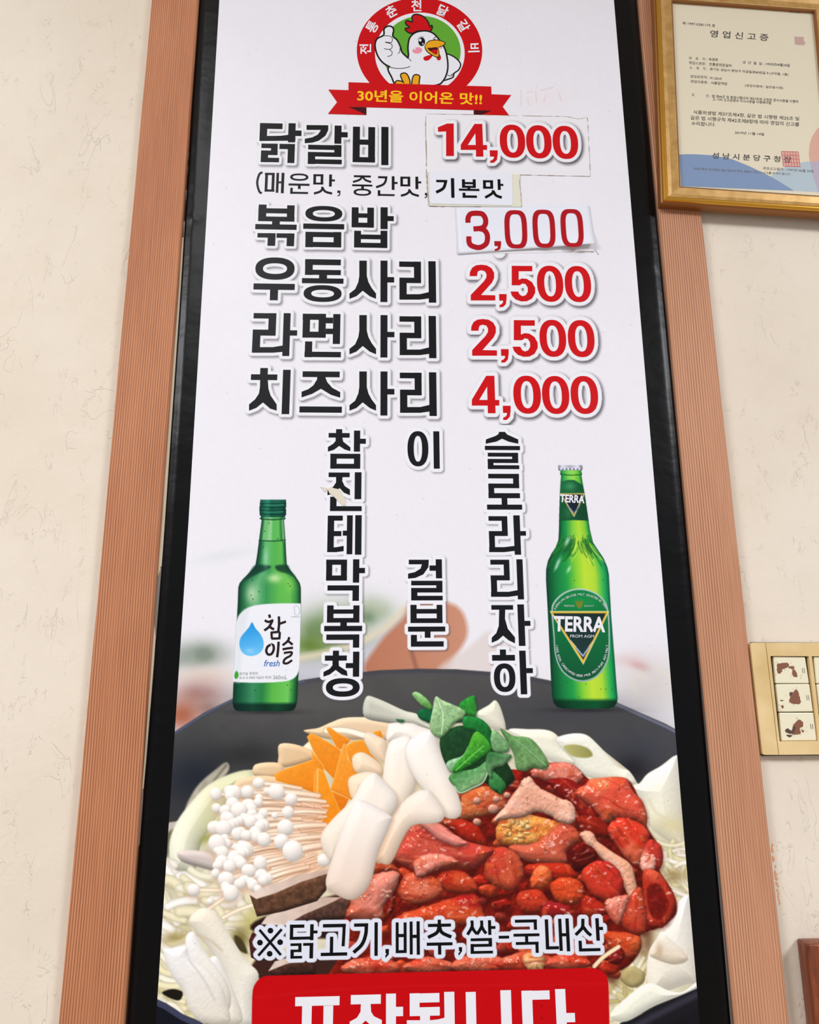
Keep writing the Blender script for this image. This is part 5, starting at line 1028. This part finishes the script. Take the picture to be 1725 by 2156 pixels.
s2 = slab('flavour_slip', [C([(165, 556), (925, 577), (922, 700), (935, 845), (600, 842), (172, 836), (160, 700)])], M_GLUE, None, .0021, .0003)
tag(s2, 'small white slip on yellowed glue film under the top price, reading 기본맛', 'paper slip', 'paper slips pasted on the menu')
slab('white_slip', [C([(174, 552), (857, 568), (862, 815), (850, 833), (190, 818), (178, 800)])], M_SLIP2, s2, .0026, .0004)
flat('slip_lettering', BASIC, M_ORI, s2, .00275)
grime(C([(172, 836), (300, 840), (600, 842)]), .9, s2, .0022); grime(C([(925, 577), (918, 640), (928, 720), (935, 845)]), .9, s2, .0022); grime(C([(150, 560), (160, 700), (172, 836)]), 1.6, s2, .0022)

# curling slip: lower right corner lifts
def curl_sheet(name, quad, nu, nv, lift, mat, parent):
    tl, tr, bl, br = [C([p])[0] for p in quad]; vs = []
    for j in range(nv + 1):
        for i in range(nu + 1):
            u, v = i / nu, j / nv; p = (tl * (1 - u) + tr * u) * (1 - v) + (bl * (1 - u) + br * u) * v
            vs.append(P(p[0], p[1], .0016 + lift * (max(0, v - .55) / .45) ** 2 * (.15 + .85 * u ** 2)))
    fs = [(j * (nu + 1) + i, (j + 1) * (nu + 1) + i, (j + 1) * (nu + 1) + i + 1, j * (nu + 1) + i + 1) for j in range(nv) for i in range(nu)]
    o = obj(name, vs, fs, mat, parent, True); m = o.modifiers.new('solid', 'SOLIDIFY'); m.thickness = .0003; m.offset = -1
    return o
LIFT = .007
s3b = slab('lower_slip', [C([(408, 1100), (1522, 1060), (1532, 1212), (1200, 1222), (900, 1226), (415, 1238)])], M_SLIP, None, .00155, .0003)
tag(s3b, 'older white slip edge showing beneath the curling 3,000 slip', 'paper slip', 'paper slips pasted on the menu')
s3 = curl_sheet('curling_price_slip', [(385, 848), (1500, 838), (408, 1236), (1545, 1146)], 24, 16, LIFT, M_SLIP2, None)
tag(s3, 'white paper slip with its lower right corner curling up, reading 3,000 in dark red', 'paper slip', 'paper slips pasted on the menu')
v, f = union_tris(THREE)
tl, tr, bl, br = [C([p])[0] for p in [(385, 848), (1500, 838), (408, 1236), (1545, 1146)]]
dd = []
for p in v:
    u, w = 0.5, 0.5
    for _ in range(6):
        x = tl * (1 - u) * (1 - w) + tr * u * (1 - w) + bl * (1 - u) * w + br * u * w - p
        du = (tr - tl) * (1 - w) + (br - bl) * w; dv = (bl - tl) * (1 - u) + (br - tr) * u
        s = np.linalg.solve(np.stack([du, dv], 1), -x); u += s[0]; w += s[1]
    dd.append(.0019 + LIFT * (max(0, w - .55) / .45) ** 2 * (.15 + .85 * max(u, 0) ** 2))
obj('price_lettering', np.array([P(a, b, d) for (a, b), d in zip(v, dd)]), [t if area2(v[t]) < 0 else t[::-1] for t in f], M_DRED, s3)
grime(C([(1400, 1218), (1480, 1214), (1535, 1216)]), 1.6, s3b, .0016); grime(C([(1540, 1195), (1560, 1225), (1575, 1240)]), 1.0, s3b, .00155)
# torn scrap of tape over a letter
M_SCR = pmat('torn_paper_scrap', rgb(224, 216, 196), .6)
sc = slab('tape_scrap', [E_([(165, 495), (185, 482), (215, 492), (248, 498), (262, 512), (272, 540), (290, 570), (293, 600), (284, 615), (262, 600), (230, 570), (205, 545), (178, 525)]), E_([(114, 480), (160, 487), (158, 500), (150, 522), (136, 500)])], M_SCR, None, .0019, .0005)
tag(sc, 'torn scrap of cream paper stuck across a letter left of centre', 'paper scrap')

# ------------------------------------------------------------------ framed licence
M_GOLD = pmat('antique_gold_flat', rgb(196, 154, 88), .42, metal=.35); g_ = coords(M_GOLD, (1, 1, 1)); ln(M_GOLD, ramp(M_GOLD, noise(M_GOLD, g_, 60, 5, .6), [(.3, rgb(178, 134, 70)), (.7, rgb(208, 168, 102))]), bsdf(M_GOLD).inputs['Base Color'])
bump(M_GOLD, noise(M_GOLD, g_, 500, 3), .1, .0004)
M_BEAD = pmat('bright_gold_bead', rgb(214, 160, 60), .25, metal=.9); M_BROWN = pmat('brown_frame_side', rgb(150, 98, 48), .4, metal=.35)
Q = Crop(1340, 0, 4.4805)
DF = 0.0175
TLf, TRf, BLf = P(1404.5, -1, DF), P(1704, 21, DF), P(1434, 391.5, DF)
ux = TRf - TLf; wI = np.linalg.norm(ux); ux /= wI; uz = TLf - BLf; uz -= ux * uz.dot(ux); hI = np.linalg.norm(uz); uz /= hI
fr = empty('framed_licence', 'gold framed printed licence certificate hanging at the upper right', 'framed certificate')
def frame_ring(name, prof, mat, parent):     # prof: (outward offset, depth)
    vs, fs = [], []
    for (o, d) in prof:
        for sx, sz in ((0, 1), (1, 1), (1, 0), (0, 0)):
            p = BLf + ux * (wI * sx + o * (1 if sx else -1)) + uz * (hI * sz + o * (1 if sz else -1)); vs.append((p[0], -d, p[2]))
    n = len(prof)
    for i in range(n - 1):
        for k in range(4): a, b = i * 4 + k, i * 4 + (k + 1) % 4; fs.append((a, a + 4, b + 4, b)[::-1])
    return obj(name, vs, fs, mat, parent)
B0 = WD + .0001
frame_ring('inner_lip', [(0, .012), (0, .0165), (.0016, .0175)], M_BROWN, fr)
frame_ring('frame_face', [(.0016, .0172), (.003, .0178), (.012, .0172), (.0175, .0184), (.0182, .0174)], M_GOLD, fr)
frame_ring('bead', [(.0178, .017)] + [(.0212 - .0032 * math.cos(t), .0182 + .0026 * math.sin(t)) for t in np.linspace(0, math.pi, 8)] + [(.0246, .016)], M_BEAD, fr)
frame_ring('outer_edge', [(.0244, .0172), (.0262, .0160), (.0268, .012), (.0255, .011), (.0258, B0), (0, B0)], M_BROWN, fr)
def inframe(dep): return dep
M_CERT = pmat('cream_certificate_paper', rgb(238, 226, 200), .6)
pv = []
for sx, sz in ((-.01, -.01), (1.01, -.01), (1.01, 1.01), (-.01, 1.01)):
    p = BLf + ux * wI * sx + uz * hI * sz; pv.append((p[0], -.0125, p[2]))
pap = obj('certificate_paper', pv, [(0, 1, 2, 3)], M_CERT, fr)
def fq(nm, polys, m, d): return flat(nm, [Q(p) for p in polys], m, pap, d)
fq('blue_shape', [[(405, 1458), (480, 1454), (560, 1455), (720, 1465), (900, 1500), (1050, 1560), (1200, 1630), (1330, 1700), (1490, 1800), (425, 1757)]], pmat('blue_print', rgb(128, 152, 190), .6), .0126)
fq('pale_blue_shape', [[(1140, 1785), (1220, 1700), (1330, 1615), (1450, 1555), (1600, 1525), (1725, 1515), (1840, 1522), (1840, 1822), (1490, 1800)]], pmat('pale_blue_print', rgb(186, 202, 212), .6), .01255)
fq('pink_shape', [[(1840, 1130), (1760, 1165), (1700, 1225), (1660, 1290), (1635, 1370), (1630, 1460), (1640, 1530), (1725, 1516), (1840, 1522)]], pmat('pink_print', rgb(226, 176, 156), .6), .01258)
fq('mauve_shape', [[(1640, 1530), (1725, 1517), (1840, 1524), (1840, 1822), (1720, 1812), (1670, 1660)]], pmat('mauve_print', rgb(190, 178, 196), .6), .01262)
M_CINK = pmat('certificate_ink', rgb(52, 50, 50), .6); M_CINK2 = pmat('certificate_grey_ink', rgb(104, 100, 98), .6); M_SEAL = pmat('red_seal_ink', rgb(206, 96, 92), .6)
T = lambda s, a, b, h, off=.004: ctext(Q, s, a, b, h, off=off)
fq('seal_tint', [[(1372, 1428), (1530, 1432), (1546, 1576), (1392, 1570)]], pmat('pale_seal_tint', rgb(228, 178, 164), .6), .01265)
text_flat('certificate_title', [T('영 업 신 고 증', (700, 283), (1250, 322), 66, .008), T('성 남 시 분 당 구 청 장', (718, 1437), (1465, 1478), 58, .012)], M_CINK, pap, .0127)
text_flat('certificate_text', [T('제 1997-0281175 호', (437, 203), (747, 228), 28), T('육영희', (685, 545), (770, 551), 27), T('1959년04월24일', (1225, 588), (1450, 602), 28), T('전통춘천닭갈비', (690, 590), (900, 605), 29),
   T('경기도 성남시 분당구 미금일로80번길 9 (구미동, 1층)', (695, 637), (1437, 690), 30), T('91.20㎡', (700, 720), (808, 728), 26), T('식품접객업', (706, 767), (857, 777), 27), T('법 제44조 및 동법시행규칙 제57조에 규정된 준수사항을 이행하', (718, 892), (1533, 945), 28),
   T('고 기타 신고관청의 지시사항을 이행해야함.', (722, 922), (1283, 958), 27), T('식품위생법 제37조제4항, 같은 법 시행령 제25조 및', (540, 1038), (1540, 1103), 38), T('같은 법 시행규칙 제42조제8항에 따라 영업의 신고를', (515, 1090), (1540, 1155), 38), T('수리합니다.', (522, 1144), (750, 1156), 38), T('2019년 11월 14일', (932, 1236), (1208, 1252), 27)], M_CINK, pap, .0127)
text_flat('certificate_headings', [T('대    표    자 :', (498, 533), (668, 545), 27), T('생  년  월  일 :', (1005, 572), (1206, 588), 27), T('영업소명칭 :', (500, 575), (668, 590), 28), T('소    재    지 :', (505, 622), (672, 636), 28), T('영업장면적 :', (512, 706), (686, 718), 27), T('영업의종류 :', (515, 753), (688, 765), 27), T('(영업의형태 : 일반음식점)', (1027, 793), (1388, 817), 28), T('조            건 :', (525, 880), (700, 892), 27),
   T('최초신고일자 : 1997년 06월 24일', (1198, 1572), (1675, 1602), 27), T('위생교육과 보건증은 매년 받아야 하며, 폐업시 반드시 신고를 하셔야 합니다.', (542, 1578), (1460, 1632), 24)], M_CINK2, pap, .0127)
sl = []
for k in range(5):
    t = k / 4; sl.append(ribbon([(1375 + 25 * t, 1430 + 140 * t - 2), (1530 + 15 * t, 1432 + 140 * t)], 6, False)); 
for k in range(7):
    t = k / 6; sl.append(ribbon([(1370 + 160 * t, 1425 + 8 * t), (1392 + 155 * t, 1572 + 6 * t)], 6, False))
fq('red_seal', sl, M_SEAL, .01268)
fq('security_mark', [[(1492, 345), (1580, 348), (1582, 385), (1600, 405), (1580, 425), (1500, 420)]], pmat('faded_pink_mark', rgb(206, 168, 160), .6), .01265)
text_flat('corner_print', [T('종이문서진위확인', (1450, 105), (1550, 112), 14)], M_CINK, pap, .0127)
# thin glass
M_GL = bpy.data.materials.new('frame_glass'); M_GL.use_nodes = True; nt = M_GL.node_tree; nt.nodes.clear()
o_ = nt.nodes.new('ShaderNodeOutputMaterial'); mx = nt.nodes.new('ShaderNodeMixShader'); tr = nt.nodes.new('ShaderNodeBsdfTransparent'); gl = nt.nodes.new('ShaderNodeBsdfGlossy'); fz = nt.nodes.new('ShaderNodeFresnel')
nt.nodes.remove(fz); lw = nt.nodes.new('ShaderNodeLayerWeight'); lw.inputs[0].default_value = .5
pw = nt.nodes.new('ShaderNodeMath'); pw.operation = 'POWER'; pw.inputs[1].default_value = 5; ma = nt.nodes.new('ShaderNodeMath'); ma.operation = 'MULTIPLY_ADD'; ma.inputs[1].default_value = .9; ma.inputs[2].default_value = .045
gl.inputs['Roughness'].default_value = .08; tr.inputs[0].default_value = (.98, .985, .98, 1)
nt.links.new(lw.outputs['Facing'], pw.inputs[0]); nt.links.new(pw.outputs[0], ma.inputs[0])
nt.links.new(ma.outputs[0], mx.inputs[0]); nt.links.new(tr.outputs[0], mx.inputs[1]); nt.links.new(gl.outputs[0], mx.inputs[2]); nt.links.new(mx.outputs[0], o_.inputs[0])
obj('glass', [(x, -.0148, z) for x, _, z in pv], [(0, 1, 2, 3)], M_GL, fr)

# ------------------------------------------------------------------ light switches
SW = Crop(1560, 1320, 7.1875)
M_PLATE = pmat('yellowed_plastic', rgb(226, 196, 140), .4); pc_ = coords(M_PLATE); ln(M_PLATE, ramp(M_PLATE, noise(M_PLATE, pc_, 22, 5), [(.3, rgb(216, 184, 124)), (.65, rgb(234, 206, 152))]), bsdf(M_PLATE).inputs['Base Color'])
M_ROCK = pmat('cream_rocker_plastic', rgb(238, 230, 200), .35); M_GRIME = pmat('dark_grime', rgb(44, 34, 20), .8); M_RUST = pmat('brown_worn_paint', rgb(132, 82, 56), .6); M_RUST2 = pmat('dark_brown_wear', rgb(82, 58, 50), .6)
sw = empty('light_switch_plate', 'yellowed cream light switch plate with worn rockers beside the right pine board', 'light switch')
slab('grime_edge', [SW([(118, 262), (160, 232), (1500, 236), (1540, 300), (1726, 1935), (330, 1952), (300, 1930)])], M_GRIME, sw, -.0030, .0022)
slab('side_strip', [SW(np.vstack([osmooth([(150, 290), (155, 250), (190, 238)], 4), [(374, 238), (572, 1937), (380, 1937)], osmooth([(380, 1937), (345, 1930), (330, 1895)], 4)]))], M_PLATE, sw, .0035, .0085, .0016)
slab('face_plate', [SW([(382, 238), (1500, 238), (1530, 445), (415, 440)]), SW([(575, 1730), (1690, 1715), (1722, 1925), (582, 1937)]), SW([(382, 238), (430, 238), (592, 1735), (592, 1937), (582, 1937)]), SW([(1030, 430), (1075, 430), (1228, 1735), (1178, 1735)]), SW([(1500, 238), (1720, 238), (1900, 1925), (1700, 1925)])], M_PLATE, sw, .0035, .0075, .0006)
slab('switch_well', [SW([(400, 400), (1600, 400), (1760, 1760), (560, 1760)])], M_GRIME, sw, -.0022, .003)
def rag(p): q = smooth(p, 5); return q + np.array([[rg.uniform(-5, 5), rg.uniform(-5, 5)] for _ in range(len(q))])
stains = [([[(550, 570), (600, 548), (710, 545), (722, 600), (640, 640), (612, 690), (560, 702)], [(725, 600), (800, 600), (795, 640), (735, 618)], [(780, 660), (822, 650), (858, 752), (790, 738)]], []),
          ([[(735, 1000), (790, 988), (772, 1040), (825, 955), (862, 960), (888, 1040), (908, 1152), (800, 1162), (735, 1120), (752, 1060)], [(610, 1195), (650, 1190), (640, 1240)]], [[(738, 1005), (785, 992), (760, 1050)], [(600, 1105), (650, 1110), (620, 1120)]]),
          ([[(780, 1560), (800, 1480), (850, 1430), (890, 1400), (942, 1440), (942, 1500), (895, 1540), (910, 1610), (780, 1625)], [(920, 1560), (960, 1570), (940, 1600)]], [[(670, 1560), (715, 1538), (770, 1572), (800, 1500), (830, 1520), (790, 1610), (700, 1600)], [(690, 1635), (790, 1640), (740, 1670)]])]
rk = [[(478, 445), (985, 452), (1047, 855), (512, 855)], [(516, 865), (1050, 862), (1108, 1282), (562, 1287)], [(568, 1298), (1112, 1296), (1166, 1718), (604, 1725)]]
for col in (0, 1):
    for k, r in enumerate(rk):
        dx = 612 if col else 0
        q_ = np.array(r, float) + (dx, 2 * col)
        q_[0, 0] += 20; q_[3, 0] += 20; q_[1, 0] -= 6; q_[2, 0] -= 6
        o = slab('rocker', [SW(q_)], M_ROCK, sw, .0018, .005, .0011)
        x_, y_ = q_[1] - (45, 0), q_[1][1]
        mk = [(q_[1][0] - 72 + (q_[2][0] - q_[1][0]) * .42, y_ + 170), (q_[1][0] - 44 + (q_[2][0] - q_[1][0]) * .42, y_ + 170)]
        flat('switch_mark', [SW(ribbon([(a, b), (a + 11, b + 78)], 6, False)) for a, b in mk], M_GRIME, o, .0020)
        if not col:
            flat('worn_patch', [SW(rag(p)) for p in stains[k][0]] + [SW(ell(px + rg.gauss(0, 26), py + rg.gauss(0, 26), rg.uniform(2, 9), rg.uniform(2, 6), 7)) for p in stains[k][0] for px, py in p for _ in range(2)], M_RUST, o, .0020)
            if stains[k][1]: flat('dark_worn_patch', [SW(rag(p)) for p in stains[k][1]], M_RUST2, o, .00205)

# ------------------------------------------------------------------ dark wooden frame corner, low right
M_DW = pmat('dark_red_wood', rgb(118, 52, 26), .35); dv_ = coords(M_DW, (1, 1, .12)); ln(M_DW, ramp(M_DW, noise(M_DW, dv_, 90, 4, .6, 1.5), [(.3, rgb(84, 34, 16)), (.7, rgb(146, 74, 40))]), bsdf(M_DW).inputs['Base Color'])
wf = empty('dark_wooden_frame', 'dark reddish brown wooden frame at the lower right edge, below the light switches', 'frame')
xa = P(1701, 2000, .016)[0]; za = P(1701, 1988, .016)[2]; hgt = .30; wid = .24; t_ = .032
def rail(a, b, c, d): return box('frame_rail', a, b, -.016, WY - .0003, c, d, M_DW, wf, .0025)
rail(xa, xa + t_, za - hgt, za); rail(xa + wid - t_, xa + wid, za - hgt, za); rail(xa + t_, xa + wid - t_, za - t_, za); rail(xa + t_, xa + wid - t_, za - hgt, za - hgt + t_)
box('backing_panel', xa + t_, xa + wid - t_, -.004, WY - .0003, za - hgt + t_, za - t_, pmat('plain_panel', rgb(206, 196, 178), .6), wf)

# orange paint smear on the wallpaper beside the right board
M_OR = pmat('orange_paint_smear', rgb(236, 160, 112), .7)
cR = Crop(1400, 1420, 2.929); sm_ = []
for k in range(26):
    y = rg.uniform(1050, 1420); x = 655 + (y - 1050) * .137 + rg.uniform(-2, 10) * (1.6 if 1150 < y < 1240 else .8)
    sm_.append(cR(smooth([(x - 4, y), (x, y - rg.uniform(6, 14)), (x + rg.uniform(4, 9), y), (x, y + rg.uniform(8, 18))], 2)))
tag(flat('paint_smear', sm_, M_OR, None, -WY + .0002), 'thin orange paint smear on wallpaper along the right pine board', 'paint smear')

# ceiling fixtures the lamps sit in (out of frame)
M_DIFF = pmat('lamp_diffuser', rgb(245, 243, 238), .5)
M_DIFF.node_tree.nodes['Principled BSDF'].inputs['Emission Color'].default_value = (1, .97, .93, 1); M_DIFF.node_tree.nodes['Principled BSDF'].inputs['Emission Strength'].default_value = 1.2
for x0, x1, y0, y1, lb in ((-.78, -.42, -2.9, -.8, 'long narrow ceiling lamp over the space before the menu wall'), (-2.7, -1.7, -2.4, -1.4, 'square ceiling lamp left of the menu wall'), (1.8, 2.8, -2.6, -1.6, 'square ceiling lamp right of the menu wall')):
    c1 = empty('ceiling_lamp', lb, 'ceiling lamp'); box('diffuser', x0, x1, y0, y1, 2.97, 2.999, M_DIFF, c1)
